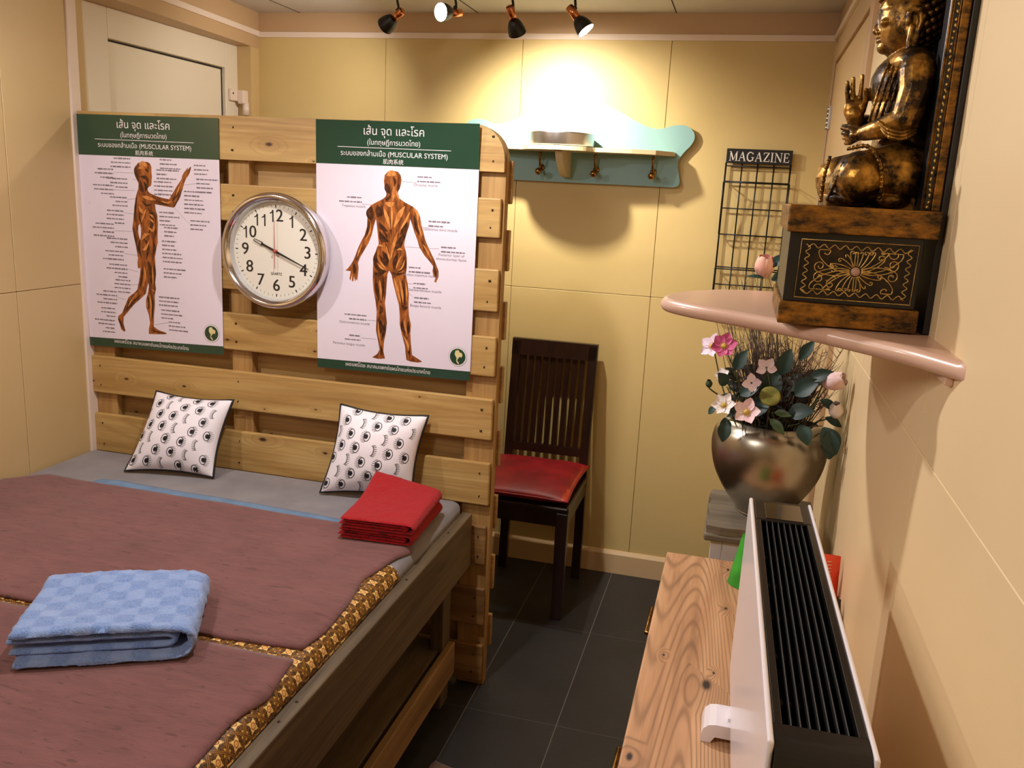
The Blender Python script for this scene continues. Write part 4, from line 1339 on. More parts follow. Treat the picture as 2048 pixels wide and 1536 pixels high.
plan = [(-1.105, 3.575), (-1.10, 3.53), (-1.04, 3.46), (-0.95, 3.432), (-0.880, 3.425)] + [(-0.735 - 0.135 * math.cos(q), 3.425 - 0.082 * math.sin(q)) for q in [PI * k / 24 for k in range(1, 24)]] + [(-0.590, 3.425), (-0.45, 3.432), (-0.36, 3.46), (-0.30, 3.53), (-0.295, 3.575)]
add_prism(bm, plan, lambda a, b, d: V((a, b, d)), 1.798, 1.814)
obj('shelf', bm, M_creamp, cr)
bm = B()
lv = [(3.575, 1.7975), (3.40, 1.7975), (3.392, 1.785), (3.41, 1.76), (3.445, 1.735), (3.49, 1.712), (3.54, 1.700), (3.575, 1.702)]
lv = [(p.x, p.y) for p in spline(lv, 4)]
add_prism(bm, lv, lambda a, b, d: V((d, a, b)), -0.739, -0.711)
obj('bracket', bm, M_creamp, cr)
for hx in (-1.062, -0.832, -0.605, -0.375):
    bm = B()
    add_lathe(bm, [(0.0, 0.006), (0.010, 0.006), (0.013, 0.003), (0.013, 0.0)], (hx, 3.574, 1.735), (0, -1, 0), 16)
    add_tube(bm, spline([(hx, 3.572, 1.735), (hx, 3.552, 1.738), (hx, 3.536, 1.760), (hx, 3.531, 1.785)], 5), [0.0055] * 10 + [0.005] * 6, 8)
    hk = obj('hook', bm, M_brass, cr)
    bm = B()
    add_tube(bm, spline([(hx, 3.566, 1.730), (hx, 3.542, 1.712), (hx, 3.522, 1.712)], 4), 0.0055, 8)
    add_ball(bm, (hx, 3.516, 1.718), 0.0145)
    obj('hook_knob', bm, M_brass, hk)
    bm = B()
    add_ball(bm, (hx, 3.531, 1.788), 0.0075)
    obj('hook_tip', bm, M_brass, hk)
bm = B()
add_lathe(bm, [(0.0, 0.0), (0.120, 0.0), (0.127, 0.003), (0.128, 0.006), (0.128, 0.046), (0.1285, 0.050), (0.126, 0.052), (0.122, 0.050), (0.122, 0.047), (0.0, 0.047)], (-0.735, 3.478, 1.8145), (0, 0, 1), 64)
o = obj('metal_tin', bm, M_silver)
tag(o, 'round brushed silver tin sitting on the middle of the coat rack shelf', 'tin')

M_blackw = mat('black_wire', s(16, 15, 16), 0.4, 0.3, bump=0.02)
M_white = mat('white_lettering', s(232, 228, 222), 0.5, bump=0.01)
mr = thing('magazine_rack', 'black wire magazine rack with a lettered sign on the back wall', 'magazine rack', (0.023, 3.59, 1.25))
bm = B()
add_box(bm, (-0.0985, 3.574, 1.783), (0.1475, 3.584, 1.838), 0.0015)
sg = obj('sign_board', bm, M_black, mr)
bm = B()
LH = 0.0345


def stroke(a, b, wd):
    a, b = V((a[0], a[1], 0)), V((b[0], b[1], 0))
    d = (b - a).normalized()
    nn = V((-d.y, d.x, 0)) * (wd / 2)
    return [a + nn, b + nn, b - nn, a - nn]


def letter(ch):
    t, h = 0.16, 0.065
    if ch == 'M':
        return 1.12, [((.14, 0), (.14, 1), h), ((.16, 1), (.56, .06), t), ((.56, .06), (.94, 1), h), ((.95, 0), (.95, 1), t), ((0, .02), (.28, .02), h), ((.78, .02), (1.12, .02), h), ((.0, .98), (.2, .98), h), ((.9, .98), (1.12, .98), h)]
    if ch == 'A':
        return 0.98, [((.10, .02), (.47, .98), h), ((.47, 1), (.84, 0), t), ((.22, .36), (.70, .36), h), ((0, .02), (.26, .02), h), ((.68, .02), (.98, .02), h)]
    if ch == 'G':
        arc = [(0.46 + 0.40 * math.cos(q), 0.5 + 0.48 * math.sin(q)) for q in [PI * (0.22 + 1.56 * k / 12) for k in range(13)]]
        return 0.98, [(arc[k], arc[k + 1], 0.07 + 0.09 * math.sin(PI * k / 12)) for k in range(12)] + [((.80, .08), (.80, .42), .14), ((.60, .42), (.96, .42), h), ((.78, .72), (.80, .95), h)]
    if ch == 'Z':
        return 0.82, [((.06, .96), (.76, .96), h), ((.72, .96), (.10, .04), t), ((.06, .04), (.78, .04), h), ((.06, .96), (.06, .74), h), ((.78, .04), (.78, .28), h)]
    if ch == 'I':
        return 0.44, [((.22, 0), (.22, 1), t), ((.04, .02), (.40, .02), h), ((.04, .98), (.40, .98), h)]
    if ch == 'N':
        return 1.02, [((.14, 0), (.14, 1), h), ((.14, .98), (.86, .04), t), ((.86, 0), (.86, 1), h), ((0, .02), (.28, .02), h), ((.0, .98), (.2, .98), h), ((.72, .98), (1.0, .98), h)]
    return 0.80, [((.18, 0), (.18, 1), t), ((.04, .97), (.70, .97), h), ((.04, .03), (.74, .03), h), ((.2, .52), (.55, .52), h), ((.70, .97), (.70, .78), h), ((.75, .03), (.75, .26), h), ((.55, .40), (.55, .64), h)]


tot = sum(letter(c)[0] for c in 'MAGAZINE') + 0.10 * 7
x = 0.0245 - 0.112
sc_ = 0.224 / tot
for ch in 'MAGAZINE':
    adv, ss = letter(ch)
    for a, b, wd in ss:
        add_prism(bm, [(p.x, p.y) for p in stroke(a, b, wd)], lambda p, q, d: V((x + p * sc_, d, 1.7925 + q * LH)), 3.5728, 3.574)
    x += (adv + 0.10) * sc_
obj('sign_lettering', bm, M_white, sg)


def wire(name, segs, r=0.0026):
    bm = B()
    for p in segs:
        add_tube(bm, p, r, 6)
    return obj(name, bm, M_blackw, mr)


gx = (-0.097, -0.036, 0.023, 0.084, 0.145)
for k, xx in enumerate(gx):
    wire('upright_wire', [[(xx, 3.584, 1.785), (xx, 3.584, 1.20)]], 0.0038 if k in (0, 4) else 0.0031)
for z in (1.773, 1.714, 1.6112, 1.510, 1.3813, 1.312, 1.21):
    wire('cross_wire', [[(-0.097, 3.581, z), (0.145, 3.581, z)]], 0.0027)
for zt, zb in ((1.714, 1.510), (1.3813, 1.21)):
    dep = 0.050
    wire('basket_wire', [[(-0.0985, 3.584, zt), (-0.0985, 3.584 - dep, zt - 0.004), (0.1465, 3.584 - dep, zt - 0.004), (0.1465, 3.584, zt)],
                         [(-0.0985, 3.584, zb), (-0.0985, 3.584 - dep * .4, zb), (0.1465, 3.584 - dep * .4, zb), (0.1465, 3.584, zb)],
                         [(-0.0985, 3.584 - dep, zt - 0.004), (-0.0985, 3.584 - dep * .4, zb)], [(0.1465, 3.584 - dep, zt - 0.004), (0.1465, 3.584 - dep * .4, zb)]], 0.0028)
    for xx in gx[1:4]:
        wire('basket_wire', [[(xx, 3.584 - dep, zt - 0.004), (xx, 3.584 - dep * .4, zb), (xx, 3.584, zb)]], 0.0022)

# ------------------------------------------------------------------ chair with red seat pad
M_dark = wood('dark_stained_wood', (44, 24, 18), (34, 18, 14), (22, 12, 10), 'z', 0.3, False, 1.2, 0.1)
ch = thing('dining_chair', 'dark slat-back wooden chair against the back wall beside the headboard', 'chair', (-0.72, 3.30, 0))
for x0, y0, top in ((-0.585, 3.070, 0.445), (-0.920, 3.070, 0.445)):
    bm = B()
    b2 = B()
    add_box(b2, (x0, y0, 0.0), (x0 + 0.048, y0 + 0.048, top), 0.004)
    for v in b2.verts:
        if v.co.z < 0.2:
            v.co.x += (x0 + 0.024 - v.co.x) * 0.2
            v.co.y += (y0 + 0.024 - v.co.y) * 0.2
    merge(bm, b2)
    obj('leg', bm, M_dark, ch)
yb = lambda z: 3.475 + max(0, z - 0.45) * 0.115
for x0 in (-0.578, -0.908):
    bm = B()
    ww = 0.036
    q = [(-0.004, 0.0), (0.010, 0.2), (0.0, 0.45), (0.0, 1.015)]
    pr = [(yb(z) + a, z) for a, z in q] + [(yb(z) + a + 0.030, z) for a, z in reversed(q)]
    add_prism(bm, pr, lambda a, b, d: V((d, a, b)), x0, x0 + ww)
    obj('rear_leg', bm, M_dark, ch)
bm = B()
add_box(bm, (-0.925, 3.062, 0.447), (-0.534, 3.472, 0.472), 0.008)
obj('seat', bm, M_dark, ch)
bm = B()
for lo, hi in (((-0.90, 3.080, 0.385), (-0.56, 3.100, 0.447)), ((-0.56, 3.12, 0.385), (-0.542, 3.474, 0.447)), ((-0.915, 3.10, 0.385), (-0.897, 3.475, 0.447)), ((-0.90, 3.465, 0.385), (-0.56, 3.480, 0.447))):
    add_box(bm, lo, hi, 0.002)
obj('apron', bm, M_dark, ch)


def backbar(name, x0, x1, z0, z1, th=0.022, off=0.004):
    bm = B()
    add_prism(bm, [(yb(z0) + off, z0), (yb(z1) + off, z1), (yb(z1) + off + th, z1), (yb(z0) + off + th, z0)], lambda a, b, d: V((d, a, b)), x0, x1)
    return obj(name, bm, M_dark, ch)


backbar('top_rail', -0.909, -0.541, 0.955, 1.024, 0.028, 0.0)
backbar('lower_rail', -0.873, -0.577, 0.545, 0.580)
for k in range(9):
    x0 = -0.866 + k * 0.0317
    backbar('back_slat', x0, x0 + 0.0205, 0.578, 0.958, 0.012, 0.009)
M_satin = mat('red_satin', s(136, 8, 20), 0.5, col2=s(112, 5, 15), sc=12, stretch=(1, 1, 1), bump=0.35, bsc=24)
M_satin2 = mat('copper_satin_edge', s(176, 52, 24), 0.4, col2=s(130, 14, 18), sc=18, bump=0.3, bsc=30)
pd = thing('seat_cushion', 'red satin seat cushion lying on the dark chair', 'cushion', (-0.735, 3.25, 0.472))


def padpt(u, v, sg):
    a, b = u * 0.200 * (1 - 0.05 * (1 - v * v) * abs(u)), v * 0.235 * (1 - 0.04 * (1 - u * u) * abs(v))
    h = 0.036 * (max(0, 1 - abs(u) ** 3.2) ** 0.45) * (max(0, 1 - abs(v) ** 3.2) ** 0.45)
    h += 0.003 * noise.noise(V((u * 4, v * 4, 2))) * (1 - u ** 4) * (1 - v ** 4)
    return V((-0.735 + a, 3.262 + b, 0.510 + sg * h))


bm = B()
for sg_ in (1, -1):
    add_grid(bm, lambda a, b: padpt(math.sin((a - .5) * PI), math.sin((b - .5) * PI), sg_), 32, 32)
bmesh.ops.remove_doubles(bm, verts=bm.verts, dist=0.0002)
for v in bm.verts:
    v.co.z = max(v.co.z, 0.4735)
for f in bm.faces:
    if f.calc_center_median().x > -0.562 and f.calc_center_median().z < 0.525:
        f.material_index = 1
obj('cushion_body', bm, [M_satin, M_satin2], pd)
bm = B()
lp = [padpt(-1 + 2 * k / 10, -1, 0) for k in range(10)] + [padpt(1, -1 + 2 * k / 10, 0) for k in range(10)] + [padpt(1 - 2 * k / 10, 1, 0) for k in range(10)] + [padpt(-1, 1 - 2 * k / 10, 0) for k in range(10)]
add_tube(bm, lp, 0.0042, 8, closed=True)
obj('piping', bm, M_satin, pd)

# ------------------------------------------------------------------ ceiling bar with four spotlights
M_copper = mat('polished_copper', s(214, 138, 92), 0.2, 1.0, bump=0.02, bsc=60)
M_shade = mat('matt_black_shade', s(14, 14, 14), 0.4, bump=0.03, bsc=80)
M_shadei = mat('white_shade_inside', s(240, 236, 228), 0.5, bump=0.02)
M_bulb = emis('lamp_disc', (1.0, 0.95, 0.86, 1), 14.0)
sb = thing('ceiling_spotlight_bar', 'black ceiling bar carrying four adjustable black and copper spotlights', 'lamp', (-0.95, 3.07, 2.335))
bm = B()
add_box(bm, (-1.36, 3.045, 2.312), (-0.54, 3.095, 2.334), 0.004)
obj('ceiling_bar', bm, M_shade, sb)
LAMPS = [((-1.286, 3.07, 2.214), (-0.75, 0.36, -0.40), 14, 120), ((-1.072, 3.07, 2.234), (-0.42, -0.88, -0.14), 12, 120),
         ((-0.843, 3.07, 2.210), (0.14, 0.60, -0.70), 58, 130), ((-0.619, 3.07, 2.215), (0.62, -0.06, -0.74), 12, 120)]
for (c, d, pw, sz) in LAMPS:
    c, d = V(c), V(d).normalized()
    bm = B()
    j = c - d * 0.020
    add_tube(bm, spline([(j.x, j.y, 2.312), (j.x, j.y, j.z + 0.050), (j.x, j.y + 0.012, j.z + 0.03), (j.x, j.y + 0.010, j.z + 0.006)], 4), 0.0046, 8)
    add_ball(bm, (j.x, j.y + 0.006, j.z + 0.018), 0.008)
    arm = obj('spotlight_arm', bm, M_shade, sb)
    bm = B()
    add_lathe(bm, [(0.0, -0.050), (0.0125, -0.050), (0.0138, -0.0485), (0.0138, 0.004), (0.0, 0.004)], c, d, 28)
    obj('copper_tube', bm, M_copper, arm)
    bm = B()
    pr = [(0.012, -0.002), (0.0165, 0.001), (0.0215, 0.008), (0.0265, 0.020), (0.0300, 0.034), (0.0318, 0.050)]
    add_lathe(bm, pr, c, d, 36)
    add_lathe(bm, [(0.0318, 0.050), (0.0304, 0.050)], c, d, 36)
    add_lathe(bm, [(0.0304, 0.050), (0.0285, 0.034), (0.0248, 0.020), (0.0205, 0.010), (0.0, 0.006)], c, d, 36, 1)
    obj('shade', bm, [M_shade, M_shadei], arm, recalc=False)
    bm = B()
    add_lathe(bm, [(0.0, 0.040), (0.018, 0.039), (0.0265, 0.035), (0.0265, 0.030), (0.0, 0.030)], c, d, 32)
    obj('bulb', bm, M_bulb, arm)
    spot('spotlight_light', c + d * 0.056, c + d, pw, sz, 1.0, 0.022, (1, 0.91, 0.76) if pw > 20 else (1, 0.92, 0.82))

# ------------------------------------------------------------------ corner shelf on the right wall
M_shelf = mat('blush_shelf_paint', s(216, 178, 156), 0.3, col2=s(210, 172, 150), sc=3, bump=0.03, bsc=20, coat=0.15)
ws = thing('wall_shelf', 'rounded blush painted wall shelf carrying the golden statue', 'shelf', (0.20, 1.40, 1.455))
rim = [(0.2605, 1.068), (0.235, 1.118), (0.206, 1.168), (0.152, 1.236), (0.092, 1.306), (0.021, 1.366), (-0.057, 1.422), (-0.105, 1.468), (-0.127, 1.510), (-0.124, 1.565), (-0.100, 1.640), (-0.06, 1.700), (-0.01, 1.740), (0.08, 1.765), (0.17, 1.775), (0.2605, 1.777)]
rs = [(p.x, p.y) for p in spline(rim, 6)]
bm = B()
TH, R_ = 0.024, 0.012
rings = []
cen = V((0.2605, 1.42, 0))
prof = [(0.011, 0.0)] + [(0.0 + 0.012 * (1 - math.sin(q)) - 0.0, 0.012 - 0.012 * math.cos(q)) for q in [PI * k / 10 for k in range(1, 10)]] + [(0.011, TH)]
for ins, h in prof:
    rg = []
    for i, (x, y) in enumerate(rs):
        a, b = rs[max(i - 1, 0)], rs[min(i + 1, len(rs) - 1)]
        d = V((b[0] - a[0], b[1] - a[1], 0)).normalized()
        nn = V((d.y, -d.x, 0))
        if nn.dot(V((x, y, 0)) - V((0.26, 1.45, 0))) > 0:
            nn = -nn
        k = ins if 0 < i < len(rs) - 1 else 0
        rg.append(bm.verts.new((min(0.2605, x + nn.x * k), y + nn.y * k, 1.4755 - h)))
    rings.append(rg)
for a, b in zip(rings, rings[1:]):
    for i in range(len(rs) - 1):
        f = bm.faces.new((a[i], a[i + 1], b[i + 1], b[i]))
        f.smooth = True
for rg in (rings[0], rings[-1]):
    c_ = bm.verts.new((0.2605, 1.45, rg[3].co.z))
    for p_, q_ in zip(rg, rg[1:]):
        bm.faces.new((c_, p_, q_))
obj('shelf_board', bm, M_shelf, ws)
bm = B()
add_box(bm, (0.250, 1.115, 1.440), (0.2602, 1.74, 1.452), 0.002)
obj('wall_cleat', bm, M_shelf, ws)


# ------------------------------------------------------------------ golden seated statue
def gold_mat(name, dark, gold, lo, hi, sc, stretch=(1, 1, 1), metal=0.75, rough=0.34, bump=0.35):
    t = NT(name)
    n1 = t.noise(t.coord(stretch), sc, 6, 0.68)
    col = t.ramp(n1, [(lo, dark), (hi, gold)])
    t.l(col, t.b.inputs['Base Color'])
    t.b.inputs['Metallic'].default_value = metal
    t.l(t.math('MULTIPLY_ADD', n1, -0.25, rough + 0.16), t.b.inputs['Roughness'])
    g = t.noise(t.coord(), 160, 3)
    t.bump(t.math('ADD', t.math('MULTIPLY', n1, 0.6), t.math('MULTIPLY', g, 0.4)), bump, 0.002)
    return t.m


M_gold = gold_mat('antique_gold', s(42, 28, 15), s(196, 142, 56), 0.43, 0.68, 30)
M_goldd = gold_mat('dark_gold_hair', s(52, 36, 20), s(158, 112, 50), 0.42, 0.70, 60)
M_goldb = gold_mat('worn_gold_block', s(44, 32, 18), s(168, 114, 36), 0.36, 0.66, 34, (1, 1, 2.5), 0.55, 0.42)
M_goldl = gold_mat('gold_relief', s(150, 118, 62), s(222, 186, 112), 0.3, 0.6, 90, (1, 1, 1), 0.7, 0.3, 0.1)
M_blk = mat('black_lacquer', s(14, 13, 15), 0.35, col2=s(24, 22, 24), sc=30, bump=0.15, bsc=50)
M_panel = gold_mat('dark_relief_ground', s(26, 19, 12), s(64, 44, 20), 0.45, 0.75, 40, (1, 1, 1), 0.4, 0.4, 0.3)
M_oval = mat('rose_oval', s(196, 160, 140), 0.5, col2=s(180, 140, 122), sc=60, bump=0.1)
bu = thing('seated_statue', 'golden seated meditating statue in profile with plinth and carved frame on the shelf', 'statue', (0.16, 1.42, 1.476))


def cap(bm, pts, r, n=14):
    rs_ = r if isinstance(r, (list, tuple)) else [r] * len(pts)
    add_tube(bm, pts, rs_, n)
    for p, q in zip(pts, rs_):
        add_ball(bm, p, q, sub=2)


bm = B()
rot = Matrix.Rotation
# legs: two folded knees, hips, lap
add_ball(bm, (0.1481, 1.335, 1.683), (0.036, 0.040, 0.038), sub=3)
add_ball(bm, (0.1966, 1.355, 1.6877), (0.046, 0.042, 0.040), sub=3)
cap(bm, [(0.1487, 1.335, 1.686), (0.2052, 1.36, 1.699)], [0.034, 0.038])
add_ball(bm, (0.1329, 1.485, 1.6793), (0.031, 0.045, 0.040), sub=3)
cap(bm, [(0.1322, 1.485, 1.6848), (0.2095, 1.455, 1.7024)], [0.034, 0.038])
add_ball(bm, (0.1587, 1.41, 1.6759), (0.050, 0.075, 0.030), sub=3)
cap(bm, [(0.1287, 1.36, 1.6677), (0.1388, 1.47, 1.6717)], 0.018)
add_ball(bm, (0.2169, 1.41, 1.6848), (0.050, 0.080, 0.040), sub=3)
add_box(bm, (0.108, 1.335, 1.6415), (0.226, 1.485, 1.658))
for q_ in ((0.138, 1.345), (0.19, 1.35), (0.19, 1.47)):
    add_ball(bm, (q_[0], q_[1], 1.655), (0.032, 0.032, 0.0135), sub=3)
# belly, chest, shoulders
add_ball(bm, (0.2088, 1.41, 1.7293), (0.043, 0.054, 0.045), sub=3)
add_ball(bm, (0.1983, 1.41, 1.7771), (0.039, 0.052, 0.055), sub=3)
add_ball(bm, (0.1967, 1.41, 1.8166), (0.043, 0.060, 0.046), sub=3)
add_ball(bm, (0.2028, 1.41, 1.8421), (0.034, 0.080, 0.026), sub=3)
# near arm resting in the lap
cap(bm, [(0.2046, 1.342, 1.8273), (0.2051, 1.333, 1.8002), (0.1967, 1.33, 1.7661)], [0.025, 0.023, 0.019])
cap(bm, [(0.1969, 1.33, 1.7642), (0.1683, 1.35, 1.7517), (0.1509, 1.372, 1.7469)], [0.019, 0.015, 0.011])
add_ball(bm, (0.1434, 1.38, 1.7442), (0.013, 0.012, 0.008))
for a_, b_, c_ in (((0.1418, 1.376, 1.7459), (0.1323, 1.386, 1.7522), (0.1224, 1.396, 1.7547)), ((0.1425, 1.38, 1.7442), (0.1337, 1.392, 1.7467), (0.1247, 1.403, 1.7482)), ((0.1431, 1.384, 1.7425), (0.135, 1.398, 1.7411), (0.1278, 1.41, 1.7417)), ((0.1438, 1.388, 1.7408), (0.1364, 1.404, 1.7355), (0.1317, 1.417, 1.7351))):
    cap(bm, [a_, b_, c_], [0.0046, 0.0042, 0.0034], 10)
cap(bm, [(0.146, 1.385, 1.7516), (0.1345, 1.395, 1.758), (0.1237, 1.405, 1.7574)], [0.005, 0.0042, 0.0036], 10)
# far arm raised, palm turned out
cap(bm, [(0.2194, 1.478, 1.8456), (0.2195, 1.492, 1.7892), (0.2038, 1.48, 1.771)], [0.024, 0.020, 0.018])
cap(bm, [(0.2038, 1.48, 1.771), (0.1679, 1.45, 1.7654), (0.1459, 1.428, 1.7671)], [0.018, 0.014, 0.011])
cap(bm, [(0.144, 1.428, 1.766), (0.1392, 1.424, 1.7767)], [0.0125, 0.0135])
add_ball(bm, (0.1382, 1.424, 1.7848), (0.0155, 0.008, 0.019), sub=3)
cap(bm, [(0.128, 1.422, 1.7925), (0.1243, 1.42, 1.8084), (0.1235, 1.42, 1.8214)], [0.0036, 0.0033, 0.0029], 10)
cap(bm, [(0.1353, 1.422, 1.7947), (0.1324, 1.42, 1.8125), (0.1311, 1.42, 1.8269)], [0.0037, 0.0034, 0.0029], 10)
cap(bm, [(0.1439, 1.422, 1.7939), (0.1436, 1.42, 1.8128), (0.1431, 1.42, 1.8307)], [0.0037, 0.0034, 0.0029], 10)
cap(bm, [(0.1489, 1.42, 1.7827), (0.151, 1.414, 1.7963), (0.1504, 1.41, 1.8078)], [0.0055, 0.0046, 0.0038], 10)
cap(bm, [(0.1453, 1.424, 1.7911), (0.1547, 1.42, 1.799), (0.1539, 1.412, 1.8081), (0.1489, 1.408, 1.8095)], [0.0045, 0.0042, 0.004, 0.0035], 10)
# neck and head
cap(bm, [(0.1979, 1.41, 1.8498), (0.193, 1.41, 1.8711)], [0.024, 0.021])
add_ball(bm, (0.1951, 1.41, 1.9037), (0.0425, 0.045, 0.058), sub=3)
add_ball(bm, (0.1874, 1.41, 1.9008), (0.034, 0.037, 0.046), sub=3)
add_ball(bm, (0.1855, 1.41, 1.8816), (0.0275, 0.032, 0.027), sub=3)
add_ball(bm, (0.1675, 1.41, 1.8685), (0.0120, 0.015, 0.010))
add_ball(bm, (0.1742, 1.41, 1.9179), (0.0225, 0.035, 0.022))
cap(bm, [(0.1574, 1.41, 1.9113), (0.1555, 1.41, 1.8994), (0.1528, 1.41, 1.8909)], [0.0045, 0.0055, 0.006], 10)
add_ball(bm, (0.1556, 1.402, 1.8876), (0.005, 0.004, 0.0035))
add_ball(bm, (0.1604, 1.41, 1.8816), (0.0085, 0.0125, 0.0036))
add_ball(bm, (0.1616, 1.41, 1.8766), (0.0085, 0.0115, 0.0040))
mir = lambda p, far: (p[0], 2.82 - p[1], p[2]) if far else p
for far in (0, 1):
    add_ball(bm, mir((0.1629, 1.388, 1.8981), far), (0.010, 0.009, 0.0056))
    cap(bm, [mir(p, far) for p in ((0.1563, 1.4, 1.909), (0.1593, 1.391, 1.9099), (0.166, 1.381, 1.9054))], 0.0026, 8)
# ears with long lobes
for far in (0, 1):
    cap(bm, [mir(p, far) for p in ((0.1887, 1.364, 1.8952), (0.1872, 1.364, 1.9063), (0.1937, 1.364, 1.9114), (0.2017, 1.364, 1.9063), (0.2042, 1.364, 1.8953), (0.2018, 1.364, 1.8805), (0.1981, 1.364, 1.8675), (0.1954, 1.364, 1.8567))], [0.0036, 0.004, 0.0046, 0.0046, 0.0045, 0.0045, 0.005, 0.0055], 10)
    add_ball(bm, mir((0.1957, 1.368, 1.896), far), (0.013, 0.004, 0.026))
    cap(bm, [mir(p, far) for p in ((0.1934, 1.364, 1.8879), (0.1924, 1.364, 1.8693), (0.1939, 1.364, 1.8582))], [0.004, 0.005, 0.0055], 10)
b = fuse(bm, 0.0013, 2)
obj('figure', b, M_gold, bu, recalc=False)
bm = B()
hc = V((0.195, 1.41, 1.9084))
add_ball(bm, hc, (0.0445, 0.0470, 0.060), sub=4)
add_ball(bm, hc + V((0.006, 0, 0.058)), (0.026, 0.026, 0.026), sub=3)
for f in list(bm.faces):
    c = f.calc_center_median() - hc
    if c.z < 0.024 and c.x < 0.004 or c.z < -0.054:
        bm.faces.remove(f)
for k in range(300):
    ga = k * 2.399963
    zz = 1 - 2 * (k + 0.5) / 300
    r_ = math.sqrt(1 - zz * zz)
    p = V((math.cos(ga) * r_ * 0.0445, math.sin(ga) * r_ * 0.0470, zz * 0.060))
    if (p.z < 0.024 and p.x < 0.004) or p.z < -0.054:
        continue
    add_ball(bm, hc + p, (0.0058, 0.0058, 0.0058), sub=1)
obj('curled_hair', bm, M_goldd, bu)
bm = B()   # beaded sash and robe edges
def beads(pts, r, step, tube=True):
    sp_ = spline(pts, 10)
    if tube:
        add_tube(bm, sp_, r * 0.8, 8)
    acc = 0
    for a, b_ in zip(sp_, sp_[1:]):
        acc += (b_ - a).length
        if acc >= step:
            acc = 0
            add_ball(bm, b_, r * 1.15, sub=1)


beads([(0.1254, 1.318, 1.7212), (0.1476, 1.306, 1.7252), (0.1602, 1.302, 1.716), (0.1698, 1.302, 1.6994), (0.1741, 1.306, 1.6807), (0.1749, 1.312, 1.6577)], 0.0032, 0.0055)
beads([(0.1229, 1.318, 1.7038), (0.1171, 1.318, 1.6822), (0.1091, 1.335, 1.6505)], 0.0028, 0.0055)
beads([(0.1082, 1.37, 1.7134), (0.1038, 1.37, 1.6849), (0.1038, 1.38, 1.6502)], 0.0030, 0.0055)
beads([(0.1632, 1.334, 1.7598), (0.1759, 1.322, 1.7489), (0.194, 1.318, 1.7454), (0.2109, 1.33, 1.7553)], 0.0030, 0.02)
beads([(0.1657, 1.334, 1.755), (0.1765, 1.322, 1.7443), (0.1946, 1.318, 1.7413), (0.2115, 1.33, 1.7511)], 0.0030, 0.02)
beads([(0.1682, 1.334, 1.7501), (0.1772, 1.322, 1.7398), (0.1952, 1.318, 1.7372), (0.2121, 1.33, 1.747)], 0.0030, 0.02)
beads([(0.1704, 1.372, 1.8421), (0.1614, 1.356, 1.8095), (0.1556, 1.352, 1.7784), (0.153, 1.358, 1.7615)], 0.0022, 0.006)
beads([(0.177, 1.368, 1.8417), (0.168, 1.352, 1.8092), (0.1625, 1.35, 1.7784), (0.1601, 1.358, 1.7617)], 0.0022, 0.006)
beads([(0.1835, 1.364, 1.8412), (0.1745, 1.348, 1.8088), (0.1693, 1.348, 1.7784), (0.1673, 1.358, 1.7619)], 0.0022, 0.006)
beads([(0.19, 1.36, 1.8407), (0.1809, 1.344, 1.8085), (0.1761, 1.346, 1.7784), (0.1744, 1.358, 1.7621)], 0.0022, 0.006)
beads([(0.1964, 1.356, 1.8402), (0.1873, 1.34, 1.8081), (0.1829, 1.344, 1.7783), (0.1815, 1.358, 1.7623)], 0.0022, 0.006)
for p in ((0.1891, 1.344, 1.8403), (0.1867, 1.342, 1.8362), (0.1927, 1.34, 1.8324), (0.1884, 1.338, 1.8283), (0.1922, 1.336, 1.8244), (0.1867, 1.338, 1.8209), (0.1926, 1.34, 1.8175)):
    add_ball(bm, p, 0.0036, sub=1)
obj('robe_trim', bm, M_gold, bu)

bm = B()
add_box(bm, (0.0575, 1.280, 1.4775), (0.2415, 1.545, 1.509), 0.002)
obj('lower_plinth_block', bm, M_goldb, bu)
bm = B()
add_box(bm, (0.062, 1.288, 1.509), (0.236, 1.537, 1.606), 0.001)
obj('plinth_body', bm, M_blk, bu)
bm = B()
add_box(bm, (0.0565, 1.272, 1.606), (0.2505, 1.545, 1.6430), 0.002)
obj('upper_plinth_block', bm, M_goldb, bu)
# relief panel
PU = lambda u, v, d=0.0: V((0.0785 + 0.152 * u - 0.0015 * (1 - v), 1.2865 - d, 1.5155 + 0.081 * v))
bm = B()
add_prism(bm, [(0, 0), (1, 0), (1, 1), (0, 1)], lambda a, b_, d: PU(a, b_, d), 0.0005, -0.002)
pn = obj('relief_panel', bm, M_panel, bu)
bm = B()
RW = 0.00085
tb = lambda pts, r=RW, closed=False: add_tube(bm, [PU(a, b_, 0.0008) for a, b_ in pts], r, 6, closed=closed)
tb([(0, 0), (1, 0), (1, 1), (0, 1)], RW, True)
zz = []
for k in range(20):
    zz.append((0.06 + 0.88 * k / 19, 0.93 if k % 2 else 0.86))
tb([(p.x, p.y) for p in spline(zz, 4)])
tb([(p.x, p.y) for p in spline([(a, 1 - b_) for a, b_ in zz], 4)])
zz = [(0.045 if k % 2 else 0.085, 0.08 + 0.84 * k / 13) for k in range(14)]
tb([(p.x, p.y) for p in spline(zz, 3)])
tb([(p.x, p.y) for p in spline([(1 - a, b_) for a, b_ in zz], 3)])
asp = 0.152 / 0.081


